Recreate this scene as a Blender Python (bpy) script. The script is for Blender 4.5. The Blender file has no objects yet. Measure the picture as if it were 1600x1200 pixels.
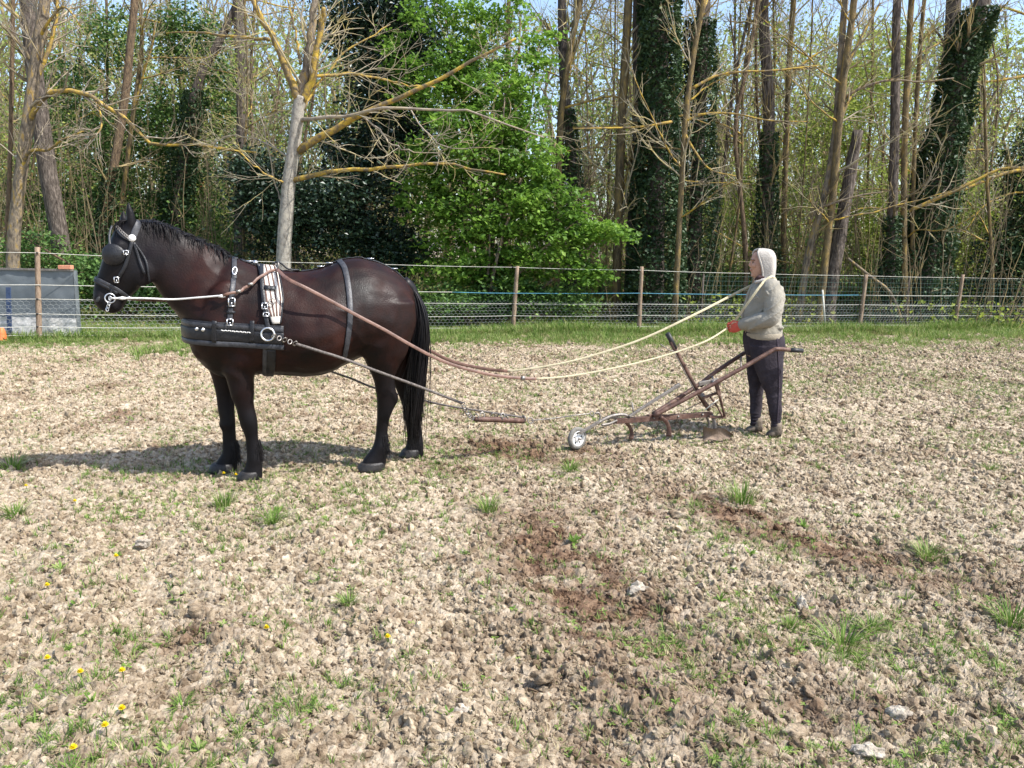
import bpy, bmesh, math, random
import numpy as np
from mathutils import Vector, Matrix
from mathutils.bvhtree import BVHTree
rng = np.random.default_rng(7)
random.seed(7)
SC = bpy.context.scene
COL = SC.collection
R = math.radians

# ------------------------------------------------------------------ camera, sky, sun, exposure
FPX, PITCH, ROLL, HC = 1250.0, R(9.6), R(1.2), 1.65
_F = np.array([0, math.cos(PITCH), -math.sin(PITCH)])
_U0 = np.array([0, math.sin(PITCH), math.cos(PITCH)])
_X = np.array([1.0, 0, 0])
CR = math.cos(ROLL) * _X + math.sin(ROLL) * _U0
CU = math.cos(ROLL) * _U0 - math.sin(ROLL) * _X
CO = np.array([0, 0, HC])
cam_d = bpy.data.cameras.new('camera'); cam = bpy.data.objects.new('camera', cam_d); COL.objects.link(cam)
cam_d.sensor_width = 36; cam_d.lens = 36 * FPX / 1600; cam_d.clip_end = 3000; cam_d.clip_start = 0.05
M = Matrix(((CR[0], CU[0], -_F[0], CO[0]), (CR[1], CU[1], -_F[1], CO[1]), (CR[2], CU[2], -_F[2], CO[2]), (0, 0, 0, 1)))
cam.matrix_world = M
SC.camera = cam

SUN_EL = 52.0
SUNH = np.array([0.93, -0.36]); SUNH /= np.linalg.norm(SUNH)     # horizontal direction towards the sun
w = bpy.data.worlds.new('World'); SC.world = w; w.use_nodes = True
nt = w.node_tree; nt.nodes.clear()
sky = nt.nodes.new('ShaderNodeTexSky'); sky.sky_type = 'NISHITA'; sky.sun_disc = False
sky.sun_elevation = R(SUN_EL); sky.sun_rotation = math.atan2(SUNH[0], SUNH[1])
sky.air_density = 1.0; sky.dust_density = 1.5; sky.ozone_density = 1.0
bg = nt.nodes.new('ShaderNodeBackground'); bg.inputs[1].default_value = 0.15
ow = nt.nodes.new('ShaderNodeOutputWorld')
nt.links.new(sky.outputs[0], bg.inputs[0]); nt.links.new(bg.outputs[0], ow.inputs[0])
sd = bpy.data.lights.new('sun', 'SUN'); sd.energy = 3.7; sd.angle = R(0.5); sd.color = (1.0, 0.975, 0.93)
sun = bpy.data.objects.new('sun', sd); COL.objects.link(sun)
sv = Vector((SUNH[0] * math.cos(R(SUN_EL)), SUNH[1] * math.cos(R(SUN_EL)), math.sin(R(SUN_EL))))
sun.rotation_euler = sv.to_track_quat('Z', 'Y').to_euler(); sun.location = (8, -4, 12)
SC.view_settings.view_transform = 'Standard'; SC.view_settings.look = 'None'
SC.view_settings.exposure = 1.02; SC.view_settings.gamma = 1.0
SC.view_settings.use_curve_mapping = False

# ------------------------------------------------------------------ pixel helpers (photo pixels -> metres)
def ray(px, py):
    return _F + CR * ((px - 800) / FPX) - CU * ((py - 600) / FPX)
def G(px, py):
    r = ray(px, py); return CO + r * (-CO[2] / r[2])
def PY(px, py, Y):
    r = ray(px, py); return CO + r * (Y / r[1])
def PPL(px, py, o, n):
    r = ray(px, py); return CO + r * (np.dot(np.asarray(o) - CO, n) / np.dot(r, n))

# ------------------------------------------------------------------ object helpers
def V3(a): return Vector((float(a[0]), float(a[1]), float(a[2])))
def tag(o, label=None, cat=None, group=None, kind=None):
    if label: o['label'] = label
    if cat: o['category'] = cat
    if group: o['group'] = group
    if kind: o['kind'] = kind
    return o
def empty(name, loc, label, cat, group=None):
    o = bpy.data.objects.new(name, None); COL.objects.link(o); o.location = V3(loc); o.empty_display_size = 0.1
    return tag(o, label, cat, group)
def wloc(p):
    v = Vector((0, 0, 0))
    while p is not None: v = v + p.location; p = p.parent
    return v
def make_mesh(name, V, faces, mats, smooth=True, mi=None, attr=None):
    me = bpy.data.meshes.new(name)
    V = np.asarray(V, dtype=np.float32)
    if not isinstance(faces, list): faces = [faces]
    faces = [np.asarray(f, dtype=np.int32) for f in faces if len(f)]
    sizes = np.concatenate([np.full(len(f), f.shape[1], dtype=np.int32) for f in faces])
    loops = np.concatenate([f.ravel() for f in faces])
    starts = np.concatenate([[0], np.cumsum(sizes)[:-1]]).astype(np.int32)
    me.vertices.add(len(V)); me.vertices.foreach_set('co', V.ravel())
    me.loops.add(len(loops)); me.loops.foreach_set('vertex_index', loops)
    me.polygons.add(len(sizes)); me.polygons.foreach_set('loop_start', starts)
    try: me.polygons.foreach_set('loop_total', sizes)
    except Exception: pass
    if not isinstance(mats, (list, tuple)): mats = [mats]
    for m in mats: me.materials.append(m)
    if mi is not None: me.polygons.foreach_set('material_index', np.asarray(mi, dtype=np.int32))
    me.polygons.foreach_set('use_smooth', np.full(len(sizes), bool(smooth)))
    if attr is not None:
        a = me.attributes.new('v', 'FLOAT', 'FACE'); a.data.foreach_set('value', np.asarray(attr, dtype=np.float32))
    me.update(calc_edges=True)
    return me
def put(name, V, faces, mats, parent=None, smooth=True, loc=None, **kw):
    """world-space vertices -> object; under a parent they become local to it"""
    V = np.asarray(V, dtype=np.float64)
    if parent is not None:
        base = np.array(wloc(parent))
    else:
        base = np.array(loc if loc is not None else (0, 0, 0), dtype=float)
    me = make_mesh(name, V - base, faces, mats, smooth, **kw)
    o = bpy.data.objects.new(name, me); COL.objects.link(o)
    if parent is not None: o.parent = parent
    else: o.location = V3(base)
    return o
class MB:
    """collects geometry for one mesh"""
    def __init__(s): s.V = []; s.F = {}; s.n = 0; s.A = {}
    def add(s, V, F, a=None):
        V = np.asarray(V, float); F = np.asarray(F, int)
        s.V.append(V); k = F.shape[1]
        s.F.setdefault(k, []).append(F + s.n)
        s.A.setdefault(k, []).append(np.zeros(len(F)) if a is None else a)
        s.n += len(V); return s
    def build(s, name, mats, parent=None, smooth=True, attr=False, **kw):
        V = np.concatenate(s.V); ks = sorted(s.F)
        F = [np.concatenate(s.F[k]) for k in ks]
        A = np.concatenate([np.concatenate(s.A[k]) for k in ks]) if attr else None
        return put(name, V, F, mats, parent, smooth, attr=A, **kw)

def norm(a): return a / np.maximum(np.linalg.norm(a, axis=-1, keepdims=True), 1e-9)
def frames(P):
    T = np.gradient(P, axis=-2); T = norm(T)
    ref = np.zeros_like(T); ref[..., 2] = 1.0
    m = np.abs(T[..., 2]) > 0.8
    # one reference per polyline keeps tubes from twisting
    mm = np.mean(np.abs(T[..., 2]), axis=-1) > 0.7
    ref[mm] = np.array([0, 1.0, 0])
    A = norm(np.cross(T, ref)); B = norm(np.cross(T, A))
    return T, A, B
def tubes(P, Rr, k=5, cap=False, wob=0.0):
    """P (m,n,3), Rr (m,n) -> V, quads"""
    P = np.asarray(P, float); Rr = np.asarray(Rr, float)
    if P.ndim == 2: P = P[None]; Rr = Rr[None]
    m, n, _ = P.shape
    T, A, B = frames(P)
    th = np.arange(k) / k * 2 * np.pi
    rr = Rr[..., None, None]
    if wob: rr = rr * (1 + wob * rng.normal(size=(m, n, k, 1)))
    V = P[:, :, None, :] + rr * (A[:, :, None, :] * np.cos(th)[None, None, :, None] + B[:, :, None, :] * np.sin(th)[None, None, :, None])
    V = V.reshape(-1, 3)
    i = np.arange(m)[:, None, None] * n * k + np.arange(n - 1)[None, :, None] * k + np.arange(k)[None, None, :]
    j = np.arange(m)[:, None, None] * n * k + np.arange(n - 1)[None, :, None] * k + ((np.arange(k) + 1) % k)[None, None, :]
    F = np.stack([i, j, j + k, i + k], -1).reshape(-1, 4)
    return V, F
def capped_tube(mb, P, Rr, k=8, wob=0.0):
    P = np.asarray(P, float); Rr = np.asarray(Rr, float) * np.ones(len(P))
    V, F = tubes(P, Rr, k, wob=wob); n = len(P)
    V = np.vstack([V, P[0], P[-1]]); c0 = n * k; c1 = c0 + 1
    tri = [(c0, (i + 1) % k, i) for i in range(k)] + [(c1, (n - 1) * k + i, (n - 1) * k + (i + 1) % k) for i in range(k)]
    b = mb.n; mb.add(V, F); mb.F.setdefault(3, []).append(np.array(tri) + b); mb.A.setdefault(3, []).append(np.zeros(len(tri)))
    return mb
def tube_obj(name, P, r, mat, parent=None, k=8, wob=0.0, **kw):
    return capped_tube(MB(), np.asarray(P), r, k, wob).build(name, mat, parent, **kw)
def spline(P, n, closed=False):
    P = np.asarray(P, float)
    if len(P) == 2: return P[0] + (P[1] - P[0]) * np.linspace(0, 1, n)[:, None]
    Q = np.vstack([2 * P[0] - P[1], P, 2 * P[-1] - P[-2]])
    s = np.linspace(0, len(P) - 1 - 1e-9, n); i = s.astype(int); t = (s - i)[:, None]
    p0, p1, p2, p3 = Q[i], Q[i + 1], Q[i + 2], Q[i + 3]
    return 0.5 * (2 * p1 + (p2 - p0) * t + (2 * p0 - 5 * p1 + 4 * p2 - p3) * t * t + (3 * p1 - p0 - 3 * p2 + p3) * t ** 3)
def box(mb, c, hx, hy, hz):
    """box from centre and three half-axis vectors"""
    c = np.asarray(c, float); V = [c + sx * np.asarray(hx) + sy * np.asarray(hy) + sz * np.asarray(hz) for sx in (-1, 1) for sy in (-1, 1) for sz in (-1, 1)]
    return mb.add(V, [(0, 1, 3, 2), (4, 6, 7, 5), (0, 4, 5, 1), (2, 3, 7, 6), (0, 2, 6, 4), (1, 5, 7, 3)])
def ring(mb, c, n, R0, r, k=24, kk=8, sq=1.0):
    """torus round normal n"""
    n = norm(np.asarray(n, float)); a = norm(np.cross(n, [0.1, 0.2, 1.0])); b = np.cross(n, a); c = np.asarray(c, float)
    th = np.arange(k) / k * 2 * np.pi; ph = np.arange(kk) / kk * 2 * np.pi
    rad = np.cos(th)[:, None] * a + np.sin(th)[:, None] * b * sq
    V = (c + rad[:, None, :] * (R0 + r * np.cos(ph))[None, :, None] + (r * np.sin(ph))[None, :, None] * n).reshape(-1, 3)
    F = [(i * kk + j, ((i + 1) % k) * kk + j, ((i + 1) % k) * kk + (j + 1) % kk, i * kk + (j + 1) % kk) for i in range(k) for j in range(kk)]
    return mb.add(V, F)
def ribbon(P, N, width, th, mb=None):
    """flat strap along P with surface normals N (box section)"""
    P = np.asarray(P, float); N = norm(np.asarray(N, float)); T = norm(np.gradient(P, axis=0)); S = norm(np.cross(T, N)); N = np.cross(S, T)
    wd = np.asarray(width) * np.ones(len(P)); h = th / 2
    prof = [(-.5, -1), (-.5, .5), (-.42, 1), (.42, 1), (.5, .5), (.5, -1)]
    V = np.stack([P + S * (a * wd)[:, None] + N * (b * h) for a, b in prof], 1).reshape(-1, 3); k = len(prof); n = len(P)
    F = [(i * k + j, i * k + (j + 1) % k, (i + 1) * k + (j + 1) % k, (i + 1) * k + j) for i in range(n - 1) for j in range(k)]
    mb = mb or MB(); b0 = mb.n; mb.add(V, F)
    mb.F.setdefault(6, []).append(np.array([[k - 1 - j for j in range(k)], [(n - 1) * k + j for j in range(k)]]) + b0); mb.A.setdefault(6, []).append(np.zeros(2))
    return mb
def remesh(mb, voxel, smooth_it=4):
    V = np.concatenate(mb.V); ks = sorted(mb.F); F = [np.concatenate(mb.F[k]) for k in ks]
    me = make_mesh('tmp', V, F, []); o = bpy.data.objects.new('tmp', me); COL.objects.link(o)
    md = o.modifiers.new('r', 'REMESH'); md.mode = 'VOXEL'; md.voxel_size = voxel; md.adaptivity = 0
    if smooth_it:
        s = o.modifiers.new('s', 'SMOOTH'); s.factor = 0.5; s.iterations = smooth_it
    dg = bpy.context.evaluated_depsgraph_get(); dg.update()
    ev = o.evaluated_get(dg); m2 = bpy.data.meshes.new_from_object(ev)
    bpy.data.objects.remove(o); bpy.data.meshes.remove(me)
    n = len(m2.vertices); co = np.empty(n * 3, np.float32); m2.vertices.foreach_get('co', co)
    nl = len(m2.loops); li = np.empty(nl, np.int32); m2.loops.foreach_get('vertex_index', li)
    tot = np.array([p.loop_total for p in m2.polygons]); st = np.array([p.loop_start for p in m2.polygons])
    faces = []
    for k in np.unique(tot):
        s = st[tot == k]; faces.append(li[s[:, None] + np.arange(k)[None]])
    bpy.data.meshes.remove(m2)
    return co.reshape(-1, 3).astype(float), faces
def bvh_of(V, faces):
    polys = [tuple(int(i) for i in f) for fs in faces for f in fs]
    return BVHTree.FromPolygons([Vector(v) for v in V], polys)
def loft(mb, rings):
    """rings (n,k,3) closed solid with caps"""
    rings = np.asarray(rings, float); n, k, _ = rings.shape
    V = np.vstack([rings.reshape(-1, 3), rings[0].mean(0), rings[-1].mean(0)])
    F = np.array([(i * k + j, i * k + (j + 1) % k, (i + 1) * k + (j + 1) % k, (i + 1) * k + j) for i in range(n - 1) for j in range(k)])
    b = mb.n; mb.add(V, F)
    tri = [(n * k, (j + 1) % k, j) for j in range(k)] + [(n * k + 1, (n - 1) * k + j, (n - 1) * k + (j + 1) % k) for j in range(k)]
    mb.F.setdefault(3, []).append(np.array(tri) + b); mb.A.setdefault(3, []).append(np.zeros(len(tri)))
    return mb
def ellipsoid(mb, c, ax, ay, az, k=14, n=9):
    c = np.asarray(c, float); rs = []
    for i in range(n):
        t = math.pi * (i + .5) / n
        rs.append([c + np.asarray(az) * math.cos(t) + math.sin(t) * (np.asarray(ax) * math.cos(2 * math.pi * j / k) + np.asarray(ay) * math.sin(2 * math.pi * j / k)) for j in range(k)])
    return loft(mb, rs)
def limb(mb, pts, rad, k=12, n=None):
    """capsule chain with rounded ends"""
    pts = np.asarray(pts, float); rad = np.asarray(rad, float) * np.ones(len(pts)); n = n or max(8, 4 * len(pts))
    P = spline(pts, n); rr = np.interp(np.linspace(0, len(pts) - 1, n), np.arange(len(pts)), rad)
    T = norm(np.gradient(P, axis=0))
    P = np.vstack([P[0] - T[0] * rr[0] * .9, P[0] - T[0] * rr[0] * .5, P, P[-1] + T[-1] * rr[-1] * .5, P[-1] + T[-1] * rr[-1] * .9])
    rr = np.concatenate([[rr[0] * .4, rr[0] * .85], rr, [rr[-1] * .85, rr[-1] * .4]])
    return capped_tube(mb, P, rr, k)

# ------------------------------------------------------------------ materials
def mat(name, cols, scale=5.0, rough=0.8, spec=0.3, bump=0.0, bscale=None, metal=0.0, trans=0.0, detail=6, stops=None, face_attr=False, sheen=0.0, aniso=None):
    """procedural material: a noise (or the per-face value) through a ramp of colours, with bump"""
    m = bpy.data.materials.new(name); m.use_nodes = True; nt = m.node_tree; ns = nt.nodes; L = nt.links
    b = ns['Principled BSDF']; out = ns['Material Output']
    b.inputs['Roughness'].default_value = rough; b.inputs['Specular IOR Level'].default_value = spec; b.inputs['Metallic'].default_value = metal
    if sheen: b.inputs['Sheen Weight'].default_value = sheen
    geo = ns.new('ShaderNodeNewGeometry'); src = geo.outputs['Position']
    if aniso:
        mp = ns.new('ShaderNodeMapping'); mp.inputs['Scale'].default_value = aniso; L.new(src, mp.inputs[0]); src = mp.outputs[0]
    nz = ns.new('ShaderNodeTexNoise'); nz.inputs['Scale'].default_value = scale; nz.inputs['Detail'].default_value = detail; nz.inputs['Roughness'].default_value = 0.62
    L.new(src, nz.inputs['Vector'])
    cr = ns.new('ShaderNodeValToRGB'); el = cr.color_ramp.elements
    stops = stops or list(np.linspace(0.32, 0.68, len(cols)))
    while len(el) < len(cols): el.new(0.5)
    for e, c, s in zip(el, cols, stops): e.position = s; e.color = (*c, 1)
    fac = nz.outputs['Fac']
    if face_attr:
        at = ns.new('ShaderNodeAttribute'); at.attribute_name = 'v'
        mx = ns.new('ShaderNodeMath'); mx.operation = 'ADD'; L.new(at.outputs['Fac'], mx.inputs[0])
        ml = ns.new('ShaderNodeMath'); ml.operation = 'MULTIPLY_ADD'; L.new(nz.outputs['Fac'], ml.inputs[0]); ml.inputs[1].default_value = 0.5; ml.inputs[2].default_value = -0.25
        L.new(ml.outputs[0], mx.inputs[1]); fac = mx.outputs[0]
    L.new(fac, cr.inputs[0]); L.new(cr.outputs[0], b.inputs['Base Color'])
    if bump:
        n2 = ns.new('ShaderNodeTexNoise'); n2.inputs['Scale'].default_value = bscale or scale * 4; n2.inputs['Detail'].default_value = 5
        L.new(src, n2.inputs['Vector'])
        bp = ns.new('ShaderNodeBump'); bp.inputs['Strength'].default_value = min(1, bump); bp.inputs['Distance'].default_value = 0.01 if bump <= 1 else 0.01 * bump
        L.new(n2.outputs['Fac'], bp.inputs['Height']); L.new(bp.outputs[0], b.inputs['Normal'])
    if trans:
        tr = ns.new('ShaderNodeBsdfTranslucent'); L.new(cr.outputs[0], tr.inputs[0])
        mx = ns.new('ShaderNodeMixShader'); mx.inputs[0].default_value = trans
        L.new(b.outputs[0], mx.inputs[1]); L.new(tr.outputs[0], mx.inputs[2]); L.new(mx.outputs[0], out.inputs[0])
    return m
def soil_material(name, clod=False):
    m = bpy.data.materials.new(name); m.use_nodes = True; nt = m.node_tree; ns = nt.nodes; L = nt.links
    b = ns['Principled BSDF']; b.inputs['Roughness'].default_value = 0.95; b.inputs['Specular IOR Level'].default_value = 0.12
    geo = ns.new('ShaderNodeNewGeometry')
    def noise(s, d=5, r=.6):
        n = ns.new('ShaderNodeTexNoise'); n.inputs['Scale'].default_value = s; n.inputs['Detail'].default_value = d; n.inputs['Roughness'].default_value = r
        L.new(geo.outputs['Position'], n.inputs['Vector']); return n.outputs['Fac']
    def ramp(f, cs, st):
        c = ns.new('ShaderNodeValToRGB'); e = c.color_ramp.elements
        while len(e) < len(cs): e.new(.5)
        for a, q, s in zip(e, cs, st): a.position = s; a.color = (*q, 1)
        L.new(f, c.inputs[0]); return c.outputs[0]
    def mix(f, a, c, mode='MIX'):
        x = ns.new('ShaderNodeMix'); x.data_type = 'RGBA'; x.blend_type = mode
        L.new(f, x.inputs[0]) if not isinstance(f, float) else setattr(x.inputs[0], 'default_value', f)
        L.new(a, x.inputs[6]); L.new(c, x.inputs[7]); return x.outputs[2]
    dry = ramp(noise(22, 8, .7), [(.17, .128, .088), (.365, .295, .21), (.58, .49, .375)], [.32, .49, .68])
    damp = ramp(noise(16, 6), [(.095, .055, .036), (.23, .15, .095)], [.4, .6])
    patch = ramp(noise(1.15, 6, .68), [(0, 0, 0), (.85, .85, .85)], [.54, .68])
    def band(A, B, wd):
        d = B - A; d[2] = 0; ln = np.linalg.norm(d); d = d / ln; nrm = np.array([-d[1], d[0], 0])
        def dot(v, off):
            q = ns.new('ShaderNodeVectorMath'); q.operation = 'DOT_PRODUCT'; L.new(geo.outputs['Position'], q.inputs[0]); q.inputs[1].default_value = tuple(v)
            s = ns.new('ShaderNodeMath'); s.operation = 'SUBTRACT'; L.new(q.outputs['Value'], s.inputs[0]); s.inputs[1].default_value = off; return s.outputs[0]
        def mth(op, a, b_):
            s = ns.new('ShaderNodeMath'); s.operation = op; s.use_clamp = op == 'MULTIPLY'
            for i, v in enumerate((a, b_)): L.new(v, s.inputs[i]) if not isinstance(v, float) else setattr(s.inputs[i], 'default_value', v)
            return s.outputs[0]
        def ab(v, w_):
            a = mth('ABSOLUTE', v, 0.0); r = ns.new('ShaderNodeMapRange'); L.new(a, r.inputs[0]); r.inputs[1].default_value = w_; r.inputs[2].default_value = w_ * .3; return r.outputs[0]
        return mth('MULTIPLY', ab(dot(nrm, float(np.dot(A, nrm))), wd), ab(dot(d, float(np.dot((A + B) / 2, d))), ln * .62))
    bands = [band(G(790, 760), G(1125, 1190), .55), band(G(980, 750), G(1640, 960), .45), band(G(660, 690), G(1000, 720), .6)]
    n1 = ramp(noise(3.2, 6, .65), [(0, 0, 0), (1, 1, 1)], [.36, .54])
    for q in bands:
        m_ = ns.new('ShaderNodeMath'); m_.operation = 'MULTIPLY'; L.new(q, m_.inputs[0]); L.new(n1, m_.inputs[1])
        mxx = ns.new('ShaderNodeMath'); mxx.operation = 'MAXIMUM'; L.new(patch, mxx.inputs[0]); L.new(m_.outputs[0], mxx.inputs[1]); patch = mxx.outputs[0]
    c = mix(patch, dry, damp)
    if clod:
        oi = ns.new('ShaderNodeObjectInfo')
        t = ramp(oi.outputs['Random'], [(.55, .49, .43), (.86, .82, .77), (1.0, .98, .95), (1.22, 1.2, 1.16)], [0, .3, .7, 1.0])
        c = mix(1.0, c, t, 'MULTIPLY')
    L.new(c, b.inputs['Base Color'])
    bp = ns.new('ShaderNodeBump'); bp.inputs['Strength'].default_value = .9; bp.inputs['Distance'].default_value = .012
    L.new(noise(85, 7, .75), bp.inputs['Height']); L.new(bp.outputs[0], b.inputs['Normal'])
    return m
MT = {}
MT['soil'] = soil_material('dry_ploughed_soil'); MT['clod'] = soil_material('soil_clod', True)
MT['rock'] = mat('pale_stone', [(.22, .18, .14), (.38, .33, .265), (.50, .44, .36)], 28, .95, .1, 1, 70)
MT['meadow'] = mat('meadow_ground', [(.10, .085, .05), (.14, .15, .05), (.20, .22, .075)], 3.0, .95, .1, 1, 30)
MT['grass'] = mat('grass_blade', [(.05, .10, .015), (.12, .22, .03), (.23, .33, .07), (.40, .38, .18)], 3, .6, .3, trans=.35, face_attr=True, stops=[0, .35, .75, 1])
MT['dryg'] = mat('dry_straw', [(.30, .24, .12), (.52, .44, .26)], 3, .8, .2, trans=.2, face_attr=True, stops=[0, 1])
MT['yellow'] = mat('yellow_petal', [(.75, .55, .01), (.85, .70, .02)], 40, .6, .2, trans=.2)
MT['coat'] = mat('horse_coat', [(.006, .0035, .003), (.018, .0058, .004), (.038, .0115, .0072)], 3.2, .45, .18, .2, 90, stops=[.35, .55, .75])
MT['hair'] = mat('horse_hair', [(.004, .0035, .004), (.013, .010, .010)], 30, .45, .28)
MT['hoof'] = mat('hoof_horn', [(.012, .011, .011), (.035, .03, .027)], 30, .5, .4, .3)
MT['leather'] = mat('black_leather', [(.008, .008, .009), (.020, .020, .023)], 25, .42, .35, .25, 120)
MT['grey_leather'] = mat('worn_grey_leather', [(.022, .022, .025), (.055, .055, .06)], 30, .45, .4, .2, 120)
MT['brown_leather'] = mat('brown_rein_leather', [(.10, .05, .035), (.22, .12, .085)], 20, .5, .5, .2, 120)
MT['trace'] = mat('grey_trace_rope', [(.07, .06, .055), (.2, .17, .15)], 60, .7, .3, .4, 200)
MT['steel'] = mat('steel_fitting', [(.55, .55, .55), (.8, .8, .8)], 30, .3, .6, metal=.9)
MT['chain'] = mat('dull_steel', [(.16, .14, .12), (.38, .35, .32)], 40, .45, .5, metal=.7)
MT['white'] = mat('white_plastic', [(.70, .68, .64), (.82, .80, .76)], 30, .5, .4)
MT['padcloth'] = mat('cream_webbing', [(.55, .50, .43), (.72, .67, .6)], 60, .85, .1, .3, 300)
MT['padbrown'] = mat('brown_webbing_stripe', [(.10, .06, .05), (.17, .11, .09)], 60, .85, .1)
MT['rein_tape'] = mat('cream_rope_rein', [(.38, .33, .21), (.56, .50, .34)], 40, .75, .2, .4, 260)
MT['whiterope'] = mat('white_cord', [(.62, .60, .57), (.8, .78, .74)], 60, .7, .2, .3, 260)
MT['rust'] = mat('rusty_painted_steel', [(.05, .032, .026), (.105, .052, .038), (.18, .115, .085)], 14, .6, .4, .4, 90, metal=.15)
MT['greysteel'] = mat('worn_grey_steel', [(.14, .12, .105), (.30, .27, .24)], 20, .5, .5, .4, 90, metal=.5)
MT['rubber'] = mat('black_rubber', [(.012, .012, .012), (.03, .03, .03)], 20, .5, .4)
MT['tyre'] = mat('dusty_grey_tyre', [(.12, .115, .10), (.26, .24, .21)], 20, .85, .2, .4, 90)
MT['skin'] = mat('tanned_skin', [(.40, .22, .15), (.50, .29, .205)], 30, .55, .35, .1, 150)
MT['lip'] = mat('lips', [(.28, .10, .08), (.32, .12, .09)], 30, .5, .4)
MT['eye'] = mat('dark_eye', [(.01, .008, .006), (.02, .014, .01)], 30, .15, .6)
MT['brow'] = mat('dark_brow_hair', [(.02, .013, .01), (.035, .022, .016)], 60, .7, .2)
MT['hoodie'] = mat('beige_sweatshirt', [(.235, .215, .175), (.315, .29, .24)], 8, .95, .1, .6, 45, sheen=.1)
MT['lit_hood_motif'] = mat('sunlit_hood_pale_motif', [(.40, .365, .32), (.50, .455, .405)], 20, .95, .1, .5, 90, sheen=.2)  # sunlight on the sweatshirt hood put into its colour; also the pale chest motif
MT['rib'] = mat('ribbed_cuff', [(.29, .25, .19), (.36, .31, .24)], 50, .95, .1, .5, 150)
MT['jeans'] = mat('dark_plum_leggings', [(.024, .019, .024), (.050, .042, .050)], 7, .9, .15, .5, 50)
MT['seam'] = mat('mauve_piping', [(.06, .045, .06), (.09, .07, .085)], 20, .8, .2)
MT['boot'] = mat('dusty_boot', [(.07, .055, .045), (.30, .24, .18)], 12, .9, .2, .5, 80)
MT['glove'] = mat('red_work_glove', [(.42, .07, .045), (.58, .11, .075)], 20, .8, .2, .3, 120)
MT['post'] = mat('weathered_post_wood', [(.13, .09, .06), (.28, .20, .14), (.38, .29, .21)], 6, .9, .15, .8, 60, aniso=(6, 6, 1))
MT['wire'] = mat('white_fence_rope', [(.42, .40, .34), (.62, .60, .53)], 10, .6, .3)
MT['blue'] = mat('blue_twine', [(.06, .24, .36), (.12, .34, .46)], 10, .6, .3)
MT['net'] = mat('galvanised_wire', [(.30, .31, .30), (.46, .47, .45)], 10, .5, .4, metal=.4)
MT['greennet'] = mat('green_coated_wire', [(.08, .14, .12), (.14, .22, .19)], 10, .6, .3)
MT['panel'] = mat('blue_grey_sheet', [(.105, .12, .13), (.19, .21, .22)], 2, .6, .3, .4, 9)
MT['crumple'] = mat('pale_crumpled_sheet', [(.48, .455, .43), (.64, .62, .59)], 6, .85, .2, 1, 16)
MT['brick'] = mat('orange_brick', [(.50, .20, .12), (.62, .30, .19)], 20, .9, .2, .5, 60)
MT['orange'] = mat('orange_plastic', [(.75, .13, .04), (.85, .20, .06)], 20, .5, .4)
MT['bluedark'] = mat('dark_blue_stake_paint', [(.03, .05, .10), (.06, .09, .17)], 20, .6, .3)
MT['bark_pale'] = mat('pale_lichen_bark', [(.10, .08, .06), (.24, .195, .145), (.33, .22, .07)], 5, .95, .1, 2, 22, stops=[.36, .52, .66], aniso=(3, 3, 1))
MT['bark_brown'] = mat('brown_bark', [(.07, .05, .035), (.17, .12, .08), (.26, .18, .10)], 6, .95, .1, 3, 22, aniso=(4, 4, 1))
MT['bark_dark'] = mat('dark_rough_bark', [(.035, .028, .024), (.11, .09, .075), (.23, .19, .16)], 7, .95, .1, 3, 16, aniso=(4, 4, .8))
MT['bark_orange'] = mat('ochre_bark', [(.07, .055, .036), (.165, .125, .07), (.32, .22, .075)], 4, .95, .1, 2, 26, aniso=(3, 3, 1))
MT['lichen'] = mat('lichen_branch', [(.16, .125, .08), (.40, .27, .065), (.56, .39, .055)], 7, .95, .1, 1, 40, stops=[.42, .56, .72])
MT['bark_smooth'] = mat('pale_smooth_bark', [(.16, .14, .115), (.33, .30, .255), (.40, .36, .29)], 6, .9, .1, 1.5, 30, aniso=(3, 3, 2))
MT['twig'] = mat('grey_twig', [(.15, .12, .09), (.32, .27, .21), (.40, .32, .18)], 3, .9, .15)
MT['twig_brown'] = mat('brown_twig', [(.10, .08, .055), (.21, .165, .10), (.34, .26, .11)], 1.2, .9, .15)
MT['twig_lichen'] = mat('lichened_twig', [(.19, .16, .12), (.36, .31, .22), (.48, .38, .12)], 2.2, .9, .15)
MT['ivy'] = mat('ivy_leaf', [(.014, .034, .014), (.034, .068, .026), (.075, .125, .05), (.14, .20, .10)], 2, .5, .32, trans=.12, face_attr=True, stops=[0, .4, .8, 1])
MT['maple'] = mat('fresh_maple_leaf', [(.05, .11, .015), (.13, .25, .035), (.25, .41, .06), (.42, .56, .12)], .9, .5, .35, trans=.5, face_attr=True, stops=[0, .35, .75, 1])
MT['evergreen'] = mat('dark_evergreen_leaf', [(.009, .022, .013), (.024, .048, .024), (.055, .09, .048)], 1.2, .38, .5, trans=.1, face_attr=True, stops=[0, .5, 1])
MT['under'] = mat('undergrowth_leaf', [(.03, .07, .022), (.08, .16, .04), (.17, .28, .065), (.30, .39, .13)], .5, .55, .3, trans=.35, face_attr=True, stops=[0, .35, .75, 1])
MT['spring'] = mat('young_spring_leaf', [(.13, .18, .035), (.25, .32, .055), (.40, .46, .10), (.50, .47, .14)], .25, .6, .3, trans=.5, face_attr=True, stops=[0, .35, .75, 1])
MT['farwood'] = mat('far_wood_leaf', [(.09, .11, .05), (.18, .22, .08), (.33, .37, .13), (.42, .42, .20)], .12, .8, .2, trans=.4, face_attr=True, stops=[0, .35, .7, 1])

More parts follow.
